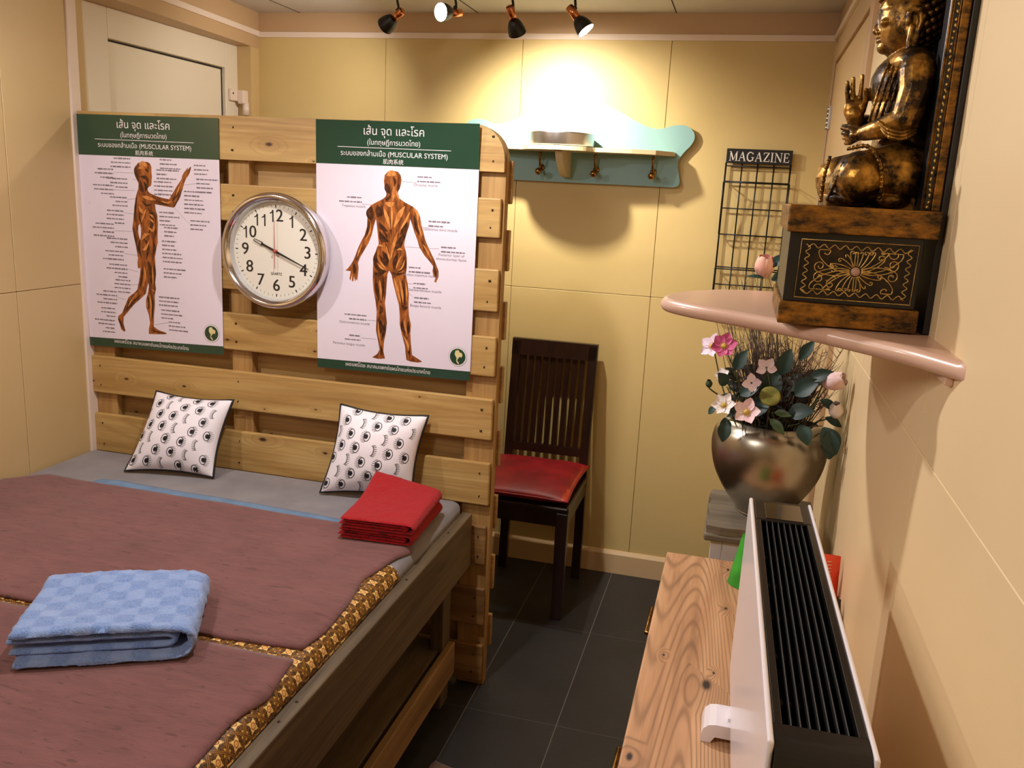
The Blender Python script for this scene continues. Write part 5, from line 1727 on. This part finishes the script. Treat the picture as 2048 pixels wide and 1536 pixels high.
def curl(a0, L, bend, turns, rr=0.075):
    """stem leaving the centre at angle a0, bending and ending in a small spiral"""
    x_, y_ = 0.5 + 0.048 * math.cos(a0), 0.5 + 0.048 * asp * math.sin(a0)
    pts = [(x_, y_)]
    a = a0
    n = 14
    for k in range(n):
        a += bend / n
        x_ += L / n * math.cos(a)
        y_ += L / n * math.sin(a) * asp
        pts.append((x_, y_))
    sgn = 1 if bend > 0 else -1
    m = int(18 * turns)
    stp = rr
    for k in range(m):
        a += sgn * 2 * PI * turns / m
        q = stp * (1 - 0.8 * k / m) * 2 * PI * turns / m * 0.5
        x_ += q * math.cos(a)
        y_ += q * math.sin(a) * asp
        pts.append((x_, y_))
    pts = [(min(0.9, max(0.1, p)), min(0.84, max(0.16, q))) for p, q in pts]
    tb(pts)
    add_ball(bm, PU(*pts[-1], 0.001), 0.0013, sub=1)


for sgn in (0, PI):
    for a0, L, bend, tr, rr in ((0.15, 0.33, -1.1, 1.0, 0.13), (-0.10, 0.36, 0.9, 1.4, 0.15), (0.42, 0.30, -0.8, 1.2, 0.10), (0.30, 0.26, 0.6, 1.1, 0.085), (0.05, 0.22, 0.9, 1.0, 0.07), (0.55, 0.18, 0.7, 1.1, 0.06), (-0.25, 0.30, 0.75, 1.1, 0.10), (-0.5, 0.17, 0.5, 1.0, 0.05), (0.85, 0.14, 0.5, 0.9, 0.045),
                             (1.2, 0.125, 0.3, 0.6, 0.03), (1.5, 0.12, 0.2, 0.6, 0.03), (1.8, 0.12, -0.3, 0.6, 0.03), (2.1, 0.13, -0.4, 0.8, 0.04), (-0.85, 0.13, 0.4, 0.8, 0.04), (-1.15, 0.12, 0.3, 0.6, 0.03)):
        curl(a0 + sgn, L, bend, tr, rr)
    for k in range(9):
        q = sgn + rnd.uniform(-.7, .7)
        rr = rnd.uniform(0.15, 0.33)
        x_, y_ = 0.5 + rr * math.cos(q), 0.5 + rr * 0.9 * math.sin(q)
        tb([(x_, y_), (x_ + 0.012 * math.cos(q + .8), y_ + 0.03 * math.sin(q + .8)), (x_ + 0.028 * math.cos(q), y_ + 0.035 * math.sin(q))])
obj('scroll_relief', bm, M_goldl, pn)
bm = B()
add_lathe(bm, [(0.0, 0.0022), (0.0050, 0.0018), (0.0062, 0.0)], PU(0.5, 0.5, 0.0005), (0, -1, 0), 24)
obj('center_oval', bm, M_oval, pn)

# carved back frame standing behind the figure
bm = B()
add_box(bm, (0.2515, 1.290, 1.4765), (0.2595, 1.56, 2.16), 0.001)
obj('back_panel', bm, M_blk, bu)
for y0, y1 in ((1.300, 1.335), (1.505, 1.540)):
    bm = B()
    add_box(bm, (0.2265, y0, 1.6435), (0.2510, y1, 2.14), 0.0015)
    st = obj('frame_stile', bm, M_blk, bu)
    bm = B()
    yy = y0 - 0.0006
    add_box(bm, (0.2400, yy - 0.003, 1.6435), (0.2510, yy + 0.002, 2.14), 0.0012)
    add_tube(bm, [(0.2285, yy, 1.6435), (0.2285, yy, 2.14)], 0.0013, 8)
    add_tube(bm, [(0.2385, yy, 1.6435), (0.2385, yy, 2.14)], 0.0010, 8)
    add_tube(bm, [(0.2310, yy, 1.6435), (0.2310, yy, 2.14)], 0.0008, 8)
    obj('gold_moulding', bm, M_goldb, st)
    bm = B()
    z = 1.648
    while z < 2.14:
        add_ball(bm, (0.2348 + 0.0008 * math.sin(z * 700), yy - 0.0004, z), (0.0019, 0.0014, rnd.uniform(0.0024, 0.0042)), rot(rnd.uniform(-.5, .5), 3, 'Y'), sub=1)
        z += rnd.uniform(0.006, 0.010)
    obj('carved_bead_strip', bm, M_goldl, st)
bm = B()
add_box(bm, (0.2265, 1.300, 2.14), (0.2510, 1.540, 2.165), 0.002)
obj('frame_top', bm, M_goldb, bu)

# ------------------------------------------------------------------ side table, vase and flowers
M_gray = wood('gray_washed_wood', (126, 116, 100), (108, 98, 84), (84, 76, 66), 'x', 0.55, False, 0.8, 0.3)
M_wht = mat('white_painted_wood', s(228, 222, 222), 0.45, bump=0.05, bsc=40)
tbq = thing('side_table', 'small white table with scalloped gray wooden top in the corner behind the dresser', 'table', (0.10, 2.02, 0))
edge = []
for (xa, ya), (xb, yb2) in (((-0.014, 1.885), (0.226, 1.885)), ((0.226, 1.885), (0.226, 2.145)), ((0.226, 2.145), (-0.014, 2.145)), ((-0.014, 2.145), (-0.014, 1.885))):
    for k in range(16):
        t = k / 16
        dx, dy = xb - xa, yb2 - ya
        L = math.hypot(dx, dy)
        off = 0.006 * abs(math.sin(t * PI * 3)) - 0.004
        edge.append((xa + dx * t + dy / L * off, ya + dy * t - dx / L * off))
bm = B()
add_prism(bm, edge, lambda a, b_, d: V((a, b_, d)), 0.912, 0.930)
obj('table_top', bm, M_gray, tbq)
bm = B()
add_box(bm, (-0.018, 1.882, 0.894), (0.230, 2.148, 0.912), 0.005)
obj('top_moulding', bm, M_gray, tbq)
for lx, ly in ((-0.002, 1.90), (0.188, 1.90), (-0.002, 2.10), (0.188, 2.10)):
    bm = B()
    add_box(bm, (lx, ly, 0.0), (lx + 0.026, ly + 0.026, 0.8935), 0.002)
    obj('leg', bm, M_wht, tbq)
bm = B()
add_box(bm, (0.0245, 1.899, 0.20), (0.1875, 1.909, 0.8935), 0.001)
obj('front_panel', bm, M_wht, tbq)
bm = B()
add_box(bm, (0.024, 1.926, 0.86), (0.188, 2.10, 0.893), 0.001)
obj('drawer_box', bm, M_gray, tbq)

t = NT('hammered_pewter')
n1 = t.noise(t.coord(), 7, 3)
t.l(t.ramp(n1, [(0.3, s(156, 148, 132)), (0.7, s(190, 182, 166))]), t.b.inputs['Base Color'])
t.b.inputs['Metallic'].default_value = 1.0
t.b.inputs['Roughness'].default_value = 0.31
t.bump(t.noise(t.coord(), 45, 3), 0.10, 0.002)
M_vase = t.m
VX, VY, VZ = 0.106, 2.035, 0.9305
bm = B()
vp = [(0.0, 0.0), (0.056, 0.0), (0.060, 0.004), (0.066, 0.014), (0.082, 0.034), (0.102, 0.064), (0.118, 0.096), (0.127, 0.128), (0.1305, 0.156), (0.129, 0.178), (0.123, 0.198), (0.112, 0.212), (0.099, 0.220), (0.093, 0.2215), (0.089, 0.219), (0.092, 0.210), (0.112, 0.190), (0.112, 0.10), (0.06, 0.03), (0.0, 0.02)]
vps = [(max(0, p.x), p.y) for p in spline(vp, 4)]
add_lathe(bm, vps, (VX, VY, VZ), (0, 0, 1), 72)
o = obj('vase', bm, M_vase)
tag(o, 'large rounded pewter metal vase full of flowers on the side table', 'vase')

M_stem = mat('green_stem', s(74, 92, 54), 0.6, col2=s(92, 84, 58), sc=20, bump=0.1)
M_leaf = mat('dark_teal_leaf', s(30, 62, 54), 0.5, col2=s(22, 46, 40), sc=30, bump=0.2, bsc=60)
M_leafd = mat('deep_dark_leaf', s(24, 40, 34), 0.6, col2=s(44, 36, 34), sc=24, bump=0.2, bsc=60)
M_leafg = mat('green_leaf', s(72, 90, 48), 0.5, col2=s(50, 70, 38), sc=30, bump=0.2, bsc=60)
M_twig = mat('dry_twig', s(98, 78, 66), 0.8, col2=s(66, 50, 44), sc=40, bump=0.2)
M_ctr = mat('flower_center', s(214, 186, 84), 0.7, col2=s(180, 150, 60), sc=200, bump=0.4)


def petal_mat(name, c_in, c_out, r):
    return mat(name, c_out, 0.65, col2=c_in, sc=30, lo=0.4, hi=0.7, bump=0.1, bsc=80)


M_pw = petal_mat('white_petal', s(238, 226, 222), s(244, 236, 236), 1)
M_pp = petal_mat('pale_pink_petal', s(246, 230, 228), s(238, 198, 206), 1)
M_pk = petal_mat('deep_pink_petal', s(214, 100, 150), s(196, 80, 130), 1)
M_pl = petal_mat('lilac_petal', s(242, 228, 238), s(234, 212, 228), 1)
MOUTH = V((VX, VY, VZ + 0.205))


def basis(nrm):
    nrm = V(nrm).normalized()
    u, v = frame(nrm)
    return nrm, u, v


def petal(bm, c, nrm, u, v, ang, L, W, cup, mi=0):
    d = u * math.cos(ang) + v * math.sin(ang)
    sd = nrm.cross(d)

    def fn(a, b_):
        r = L * (0.10 + 0.90 * a)
        w_ = W * (math.sin(PI * (0.12 + 0.80 * a)) ** 0.8) * (b_ - 0.5)
        tip = -0.10 * L * (abs(b_ - 0.5) * 2) ** 2 * a
        h = cup * L * (a ** 1.6) + 0.28 * abs(w_) * (abs(b_ - .5) * 2) + 0.03 * L * math.sin(b_ * 9 + ang * 3) * a
        return c + d * (r + tip) + sd * w_ + nrm * h
    add_grid(bm, fn, 8, 6, mi)
    fs = bm.faces


def add_leaf(bm, a, d, L, W, up, droop=0.3):
    a, d = V(a), V(d).normalized()
    sd = d.cross(V(up)).normalized()
    nn = sd.cross(d)

    def fn(p, q):
        w_ = W * math.sin(PI * (0.03 + 0.94 * p)) ** 0.9 * (q - 0.5)
        return a + d * (L * p) + sd * w_ + nn * (-droop * L * p * p + 0.35 * abs(w_))
    add_grid(bm, fn, 8, 4)


def stem_to(c, nrm, r=0.0016, bend=0.02):
    c = V(c)
    st = MOUTH + V((max(-0.075, min(0.075, (c.x - VX) * 0.55)), max(-0.06, min(0.05, (c.y - VY) * 0.5)), -0.02))
    mid = (st + c) / 2 + V((rnd.uniform(-bend, bend), rnd.uniform(0, bend), 0.012))
    bm = B()
    add_tube(bm, spline([st, mid, c - V(nrm).normalized() * 0.004], 6), r, 6)
    return bm


def bloom(label, c, nrm, L, W, m, n=5, cup=0.25, a0=0.3, ctr=True, name='anemone', cat='flower', leaf=None, skip=()):
    c = V(c)
    root = thing(name, label, cat, tuple(c), 'flowers in the pewter vase')
    nv, u, v = basis(nrm)
    obj('stem', stem_to(c, nv), M_stem, root)
    bm = B()
    for k in range(n):
        if k in skip:
            continue
        petal(bm, c + nv * (0.0006 * (k % 2)), nv, u, v, a0 + 2 * PI * k / n, L * (1 + 0.08 * math.sin(k * 5)), W, cup)
    bl_ = obj('petals', bm, m, root, recalc=False)
    if ctr:
        bm = B()
        add_ball(bm, c + nv * 0.0022, (L * 0.22, L * 0.22, L * 0.16), nv.to_track_quat('Z', 'Y').to_matrix(), sub=2)
        for k in range(14):
            q = 2 * PI * k / 14
            add_ball(bm, c + nv * 0.004 + (u * math.cos(q) + v * math.sin(q)) * L * 0.27, 0.0011, sub=1)
        obj('flower_center', bm, M_ctr, bl_)
    if leaf:
        for (p, d, LL, WW) in leaf:
            bm = B()
            add_leaf(bm, p, d, LL, WW, (0, -0.6, 0.8))
            obj('leaf', bm, M_leaf, root, recalc=False)
    return root


bloom('deep pink anemone with yellow middle just under the shelf edge', (-0.018, 1.97, 1.325), (-0.1, -0.9, 0.35), 0.029, 0.027, M_pk, 6, 0.2)
bloom('pale pink anemone half behind the deep pink one at the upper left', (-0.0434, 1.995, 1.3174), (-0.5, -0.7, 0.4), 0.030, 0.024, M_pl, 5, 0.15, 0.9)
bloom('white anemone at the left rim of the vase', (-0.0042, 1.925, 1.1995), (-0.25, -0.8, 0.5), 0.027, 0.020, M_pw, 6, 0.3, 0.2, leaf=[((0.0007, 1.93, 1.1713), (0.1, -0.2, -0.6), 0.035, 0.026), ((-0.021, 1.94, 1.1895), (-0.5, -0.1, -0.4), 0.022, 0.018)])
bloom('pink and white anemone lowest in the bunch at the front of the vase', (0.0451, 1.915, 1.1916), (0.0, -0.85, 0.5), 0.031, 0.025, M_pp, 5, 0.28, 0.75)
bloom('small lilac blossom left of the olive seed pod', (0.049, 1.93, 1.2553), (0.15, -0.9, 0.1), 0.022, 0.019, M_pl, 4, 0.2, 0.2, False)
bloom('pale blossom with hanging petals above the olive seed pod', (0.0778, 1.96, 1.2873), (0.05, -0.9, -0.1), 0.024, 0.020, M_pl, 5, 0.1, 0.5, False, skip=(1,))
bloom('small white blossom behind dark leaves on the left', (-0.0144, 1.97, 1.2566), (-0.3, -0.7, 0.6), 0.017, 0.015, M_pw, 5, 0.4, 0.1, False)


def bud(label, c, ax, R, H, m, n=5, name='rose', open_=0.75, leaves=()):
    c, ax = V(c), V(ax).normalized()
    root = thing(name, label, 'flower', tuple(c), 'flowers in the pewter vase')
    _, u, v = basis(ax)
    st = stem_to(c - ax * H * 0.45, ax, 0.0018)
    obj('stem', st, M_stem, root)
    bm = B()
    for ring, (k1, rr, ph) in enumerate(((n, 1.0, 0.0), (n - 1, 0.8, 0.7), (3, 0.55, 0.3))):
        for k in range(k1):
            a0 = ph + 2 * PI * k / k1

            def fn(a, b_):
                q = a0 + (b_ - 0.5) * (2 * PI / k1) * 1.35
                pr_ = math.sin(PI * (0.10 + 0.62 * a)) ** 0.8 * (1 - (1 - open_) * max(0, a - .5) * 1.4)
                top = a - 0.16 * (abs(b_ - 0.5) * 2) ** 2 * a
                r = R * rr * pr_ + 0.0012 * ring
                return c + ax * (H * (top - 0.5)) + (u * math.cos(q) + v * math.sin(q)) * r
            add_grid(bm, fn, 9, 6)
    obj('petals', bm, m, root, recalc=False)
    bm = B()
    for k in range(5):
        q = 2 * PI * k / 5
        add_leaf(bm, c - ax * H * 0.46, ax * 0.7 + (u * math.cos(q) + v * math.sin(q)) * 0.7, R * 0.9, R * 0.5, ax, -0.2)
    obj('sepal', bm, M_leafg, root, recalc=False)
    for (p, d, LL, WW) in leaves:
        bm = B()
        add_leaf(bm, p, d, LL, WW, (0, -0.7, 0.6))
        obj('leaf', bm, M_leaf, root, recalc=False)
    return root


bud('pink rosebud rising above the shelf left of the statue plinth', (0.0518, 2.06, 1.5005), (0.05, -0.25, 1), 0.0225, 0.050, petal_mat('rose_petal', s(238, 196, 176), s(232, 166, 150), 1), 5, leaves=[((0.067, 2.05, 1.5001), (0.55, -0.1, 0.8), 0.040, 0.024), ((0.0701, 2.05, 1.4721), (0.6, -0.1, 0.3), 0.046, 0.030), ((0.0533, 2.05, 1.4754), (-0.9, -0.2, 0.2), 0.036, 0.010), ((0.0767, 2.05, 1.4613), (0.3, 0, -0.9), 0.04, 0.016)])
bud('pink and white half-open bud pointing right near the right wall', (0.219, 1.94, 1.2746), (0.75, -0.35, 0.35), 0.020, 0.048, M_pp, 5, 'magnolia_bud', 0.9)
bud('closed white bud lowest on the right side of the bunch', (0.2314, 1.945, 1.2114), (-0.1, -0.45, 0.8), 0.0165, 0.040, M_pw, 5, 'magnolia_bud', 0.35)
bud('small green bud at the far left of the bunch', (-0.0422, 1.97, 1.2363), (-0.1, -0.3, 1), 0.0085, 0.018, M_leafg, 4, 'flower_bud', 0.3)
root = thing('seed_pod', 'round olive green seed pod in the middle of the bunch', 'seed pod', (0.0908, 1.93, 1.2305), 'flowers in the pewter vase')
c = V((0.0908, 1.93, 1.2305))
nv = V((0.0, -0.80, 0.60)).normalized()
M_pod = mat('olive_pod', s(132, 128, 48), 0.6, col2=s(92, 94, 34), sc=45, bump=0.3)
obj('stem', stem_to(c, nv, 0.002), M_stem, root)
bm = B()
add_lathe(bm, [(0.0, 0.0), (0.012, 0.001), (0.0195, 0.002), (0.0225, 0.001), (0.0228, -0.003), (0.019, -0.010), (0.010, -0.020), (0.0, -0.022)], c, nv, 32)
obj('pod', bm, M_pod, root)
LV = [((0.0037, 1.915, 1.1673), (-0.05, -0.4, -0.7), 0.045, 0.030, M_leaf), ((0.2065, 1.915, 1.1768), (0.4, -0.3, -0.55), 0.062, 0.046, M_leaf), ((0.2209, 1.91, 1.172), (0.1, -0.3, -0.9), 0.060, 0.040, M_leaf), ((0.0963, 1.925, 1.1803), (0.55, -0.45, -0.35), 0.044, 0.022, M_leafg),
      ((0.1033, 1.93, 1.1947), (0.6, -0.35, 0.1), 0.036, 0.018, M_leafg), ((0.1595, 1.92, 1.1755), (0.3, -0.5, -0.45), 0.046, 0.034, M_leaf), ((0.2116, 1.95, 1.1911), (0.8, -0.1, -0.25), 0.040, 0.020, M_leaf), ((0.0113, 1.96, 1.2749), (0.3, -0.2, 0.8), 0.050, 0.030, M_leaf),
      ((-0.0046, 1.95, 1.2409), (-0.3, -0.4, 0.6), 0.034, 0.030, M_leaf), ((0.0277, 1.94, 1.2237), (0.5, -0.3, 0.5), 0.050, 0.034, M_leaf), ((0.1086, 1.97, 1.2716), (0.2, -0.3, 0.9), 0.060, 0.036, M_leaf), ((0.1438, 1.95, 1.2342), (0.4, -0.3, 0.5), 0.060, 0.042, M_leaf),
      ((0.1326, 1.94, 1.19), (0.5, -0.3, 0.3), 0.056, 0.040, M_leaf), ((0.0543, 1.96, 1.176), (0.4, -0.2, 0.6), 0.06, 0.044, M_leaf), ((0.0835, 1.98, 1.2095), (0.2, -0.2, 0.8), 0.07, 0.05, M_leaf), ((0.1708, 1.95, 1.2708), (0.5, -0.3, 0.4), 0.05, 0.03, M_leaf), ((0.1966, 1.95, 1.2288), (0.6, -0.2, -0.2), 0.04, 0.022, M_leaf), ((0.1473, 1.98, 1.3075), (0.3, -0.2, 0.7), 0.05, 0.026, M_leaf)]
LN = ['drooping teal leaf over the left vase shoulder', 'broad teal leaf hanging over the right vase shoulder', 'lowest broad teal leaf at the right of the vase', 'green toothed leaf below the olive seed pod', 'small green leaf just right of the seed pod base', 'teal leaf over the vase rim, right of the middle', 'narrow leaf under the closed white bud', 'upright leaf below the deep pink anemone',
      'leaf below the small green bud', 'dark leaf above the lowest pink anemone', 'upright leaf behind the seed pod', 'wide dark leaf right of the seed pod', 'dark leaf between seed pod and right rim', 'dark leaf behind the lowest pink anemone', 'large dark leaf straight behind the seed pod', 'leaf left of the half-open pink bud', 'leaf just left of the closed white bud', 'topmost leaf under the shelf, right of the middle']
for (p, d, L_, W_, m), nm in zip(LV, LN):
    bm = stem_to(p, V(d), 0.0012)
    for f in bm.faces:
        f.material_index = 1
    add_leaf(bm, p, d, L_, W_, (0, -0.8, 0.6))
    o = obj('leaf_sprig', bm, [m, M_stem], recalc=False)
    tag(o, nm, 'leaf', 'leaves in the pewter vase')
bm = B()
for k in range(480):
    a = rnd.uniform(0, 2 * PI)
    r = rnd.uniform(0, 0.07)
    st = MOUTH + V((r * math.cos(a), r * math.sin(a) * .8, -0.03))
    left = k < 80
    tall = rnd.uniform(0.10, 0.24) if not left else rnd.uniform(0.20, 0.40)
    dx = rnd.uniform(-0.075, 0.10) if not left else rnd.uniform(-0.13, -0.005)
    dy = rnd.uniform(-0.02, 0.09) if not left else rnd.uniform(0.02, 0.12)
    en = V((min(0.245, max(-0.075, st.x + dx)), min(2.2, max(1.97, st.y + dy)), st.z + tall))
    if en.z > 1.40 and en.y < 1.86:
        en.y = 1.9
    mid = (st + en) / 2 + V((rnd.uniform(-.012, .012), rnd.uniform(-.01, .01), rnd.uniform(0, .02)))
    r0 = rnd.uniform(0.0009, 0.0020)
    add_tube(bm, spline([st, mid, en], 4), [r0 * (1 - 0.75 * i / 8) for i in range(9)], 4)
    if not left and rnd.random() < 0.75:
        for _ in range(3):
            q = mid.lerp(en, rnd.random())
            add_tube(bm, [q, q + V((rnd.uniform(-.025, .025), rnd.uniform(-.02, .02), rnd.uniform(0.005, .03)))], [0.0007, 0.0003], 4)
o = obj('dry_twigs', bm, M_twig)
bm = B()
for k in range(90):
    a = rnd.uniform(0, 2 * PI)
    r = rnd.uniform(0.01, 0.085)
    h = rnd.uniform(0.0, 0.13)
    p = MOUTH + V((r * math.cos(a) * (1 + h), r * math.sin(a) * .7, h))
    p.x = min(p.x, 0.205)
    add_leaf(bm, p, (math.cos(a), math.sin(a) - .3, rnd.uniform(-.2, .9)), rnd.uniform(.022, .042), rnd.uniform(.014, .026), (rnd.uniform(-.4, .4), -0.7, 0.7))
tag(obj('dark_foliage', bm, M_leafd, recalc=False), 'dense dark filler foliage packed into the mouth of the pewter vase', 'foliage', None, 'stuff')
tag(o, 'fine dry twigs and grass stems fanning out of the pewter vase', 'twigs', None, 'stuff')

# ------------------------------------------------------------------ dresser
M_larch = wood('larch_top', (222, 176, 134), (196, 148, 108), (138, 102, 76), 'y', 0.5, True, 0.75, 0.35, (56, 44, 40), 0.9, 1.5, 12.7, 'z', 0.6, (104, 74, 54), 0.45, 520.0)
M_larchf = wood('larch_front', (196, 154, 114), (166, 122, 86), (120, 88, 62), 'y', 0.5, True, 0.8, 0.25, (80, 58, 44), 1.0, 1.0, 3.3, 'x')
dr = thing('dresser', 'pale rustic wooden dresser along the right wall under the heater', 'dresser', (0.08, 1.15, 0))
bm = B()
add_box(bm, (-0.0935, 0.30, 0.845), (0.2585, 1.848, 0.870), 0.003)
obj('worktop', bm, M_larch, dr)
bm = B()
add_box(bm, (-0.066, 0.32, 0.06), (0.256, 1.835, 0.8445), 0.002)
obj('carcass', bm, M_larchf, dr)
for lx in (-0.06, 0.21):
    for ly in (0.34, 1.78):
        bm = B()
        add_box(bm, (lx, ly, 0.0), (lx + 0.04, ly + 0.04, 0.0595), 0.002)
        obj('foot', bm, M_larchf, dr)
for k in range(3):
    y0 = 0.335 + k * 0.503
    for z0, z1 in ((0.08, 0.32), (0.335, 0.575), (0.59, 0.83)):
        bm = B()
        add_box(bm, (-0.082, y0, z0), (-0.0665, y0 + 0.485, z1), 0.003)
        dw = obj('drawer_front', bm, M_larchf, dr)
        bm = B()
        yc, zc = y0 + 0.335, (z0 + z1) / 2 + 0.075
        add_tube(bm, [(-0.083, yc - 0.056, zc), (-0.108, yc - 0.056, zc), (-0.108, yc + 0.056, zc), (-0.083, yc + 0.056, zc)], 0.004, 8)
        obj('handle', bm, M_brass, dw)

# ------------------------------------------------------------------ panel heater standing on the dresser
M_hblack = mat('black_heater_plastic', s(17, 16, 16), 0.34, bump=0.06, bsc=120)
M_hslat = mat('black_heater_slat', s(26, 25, 24), 0.5, bump=0.06, bsc=120)
M_hdark = mat('heater_inside', s(8, 8, 8), 0.7, bump=0.02)
M_hwhite = mat('white_heater_panel', s(238, 232, 238), 0.22, bump=0.01, coat=0.15)
M_hgloss = mat('glossy_black_display', s(12, 12, 13), 0.06, bump=0.01, coat=0.5)
ht = thing('panel_heater', 'slim electric panel heater with white sides and black top grille on the dresser', 'heater', (0.10, 1.01, 0.87))
YA = math.radians(1.25)
HR = Matrix.Translation(V((0.050, 1.330, 0))) @ Matrix.Rotation(-YA * -1.0, 4, 'Z')


def hp(name, lo, hi, m, bev=0.002, par=ht, seg=3):
    bm = B()
    add_box(bm, lo, hi, bev, 0, seg)
    bm.transform(HR)
    return obj(name, bm, m, par)


HL = 0.648     # local frame: x across from the left face, y runs from the far end towards the viewer
hp('front_panel', (0.000, -HL + 0.012, 0.905), (0.006, 0.0, 1.1965), M_hwhite, 0.0025)
hp('rear_panel', (0.087, -HL + 0.012, 0.905), (0.0915, 0.0, 1.1965), M_hwhite, 0.0018)
bm = B()
pr = [(-0.002, 0.906), (-0.002, 1.150), (-0.010, 1.150), (-HL + 0.010, 1.150), (-HL + 0.010, 0.906)]
add_prism(bm, [(a, b_) for a, b_ in pr], lambda a, b_, d: V((d, a, b_)), 0.0065, 0.0865)
bm.transform(HR)
obj('body', bm, M_hdark, ht)
bm = B()   # near end cap with rounded top
capp = [(-0.604, 1.151), (-0.604, 1.1945)] + [(-HL + 0.030 - 0.030 * math.sin(q), 1.1645 + 0.030 * math.cos(q)) for q in [PI / 2 * k / 10 for k in range(11)]] + [(-HL, 0.93), (-HL + 0.009, 0.93), (-HL + 0.009, 1.151)]
add_prism(bm, capp, lambda a, b_, d: V((d, a, b_)), 0.0065, 0.0865)
bm.transform(HR)
obj('end_cap', bm, M_hblack, ht)
hp('display_panel', (0.0065, -0.085, 1.151), (0.0865, 0.0, 1.1945), M_hblack, 0.002)
hp('display_glass', (0.022, -0.080, 1.1945), (0.074, -0.012, 1.1953), M_hgloss, 0.0003)
for x0, x1 in ((0.0065, 0.0145), (0.0785, 0.0865)):
    hp('grille_border', (x0, -0.6035, 1.151), (x1, -0.0855, 1.1945), M_hblack, 0.001)
for k in range(7):
    x0 = 0.0218 + k * 0.0081
    hp('grille_slat', (x0, -0.6035, 1.170), (x0 + 0.0013, -0.0855, 1.1930), M_hslat, 0.0006, seg=1)
for k in range(5):
    y0 = -0.165 - k * 0.090
    hp('grille_crossbar', (0.0146, y0 - 0.010, 1.158), (0.0784, y0, 1.1715), M_hblack, 0.001, seg=1)
for yf in (-0.150 - 0.0, -0.52):
    pass
for yf in (1.165, 0.80):
    bm = B()
    prf = [(0.014, 0.8705), (0.014, 0.882), (0.017, 0.892), (0.024, 0.8985), (0.034, 0.9005), (0.150, 0.9005), (0.165, 0.8985), (0.172, 0.892), (0.175, 0.882), (0.175, 0.8705), (0.160, 0.8705), (0.155, 0.8805), (0.034, 0.8805), (0.028, 0.8705)]
    add_prism(bm, prf, lambda a, b_, d: V((a, d, b_)), yf, yf + 0.056)
    add_box(bm, (0.05, yf + 0.015, 0.9005), (0.135, yf + 0.045, 0.9055))
    obj('foot', bm, M_hwhite, ht)

# ------------------------------------------------------------------ two small bags behind the heater
M_gbag = mat('green_bag_film', s(70, 180, 60), 0.35, col2=s(50, 150, 46), sc=14, bump=0.3, bsc=30)
M_obag = mat('red_orange_bag_film', s(238, 92, 44), 0.35, col2=s(222, 60, 30), sc=14, bump=0.3, bsc=30)
M_dbag = mat('dark_pouch', s(40, 14, 16), 0.45, bump=0.2, bsc=30)
M_bagw = mat('pale_bag_stitch', s(226, 190, 150), 0.5, bump=0.1)


def pouch(name, x0, x1, y, z0, z1, T, m, label, cat, lean=0.0, topw=1.0):
    def fn(a, b_, sg):
        w_ = 1 - (1 - topw) * b_
        xc = (x0 + x1) / 2 + lean * b_
        h = T * (math.sin(PI * a) ** 0.6 if 0 < a < 1 else 0) * (1 - b_ ** 1.6) * 1.0 + 0.0006
        q = 0.004 * noise.noise(V((a * 4, b_ * 4, x0 * 50)))
        return V((xc + (a - .5) * (x1 - x0) * w_, y + sg * h + q, z0 + (z1 - z0) * b_))
    root = thing(name, label, cat, ((x0 + x1) / 2, y, z0))
    bm = B()
    for sg in (-1, 1):
        add_grid(bm, lambda a, b_: fn(a, b_, sg), 14, 14)
    bmesh.ops.remove_doubles(bm, verts=bm.verts, dist=0.0003)
    obj('bag_body', bm, m, root)
    return root, fn


pouch('paper_bag', 0.040, 0.130, 1.735, 0.8708, 0.982, 0.035, M_gbag, 'bright green bag standing on the dresser behind the left of the heater', 'bag', 0.012, 0.80)
r_, fn_ = pouch('snack_bag', 0.150, 0.256, 1.735, 0.8708, 0.962, 0.028, M_obag, 'orange red bag behind the heater, next to the right wall', 'bag', -0.002, 0.98)
bm = B()
for k in range(9):
    p = fn_(0.80, 0.30 + k * 0.07, -1)
    add_tube(bm, [p + V((-.004, -.001, 0)), p + V((.004, -.001, 0.001))], 0.0008, 5)
obj('stitched_seam', bm, M_bagw, r_)
pouch('dark_pouch', 0.165, 0.255, 1.655, 0.8708, 0.905, 0.022, M_dbag, 'low dark pouch in front of the orange red bag', 'pouch', 0.0, 0.95)

# ------------------------------------------------------------------ brown mat on the floor
M_rug = mat('brown_floor_mat', s(112, 84, 70), 0.95, col2=s(92, 66, 54), sc=40, bump=0.7, bsc=220, sheen=0.3, bdist=0.004)
bm = B()


def rug(u, v):
    x, y = -0.722 + 0.42 * u, 2.112 - 0.62 * v
    dx, dy = min(u, 1 - u) * 0.42, min(v, 1 - v) * 0.62
    e = min(dx, dy)
    if dx < 0.03 and dy < 0.03:
        x += (0.03 - dx) * (0.35 if u < .5 else -0.35) * (1 - dy / 0.03)
    h = 0.014 * math.sqrt(max(0.0, 1 - max(0, 1 - e / 0.012) ** 2))
    return V((x, y - 0.10 * u, 0.0008 + h + (0.0015 * noise.noise(V((x * 90, y * 90, 0))) if e > 0.004 else 0)))


add_grid(bm, rug, 70, 90)
o = obj('floor_mat', bm, M_rug)
tag(o, 'brown fluffy mat on the dark floor tiles beside the bed', 'mat')
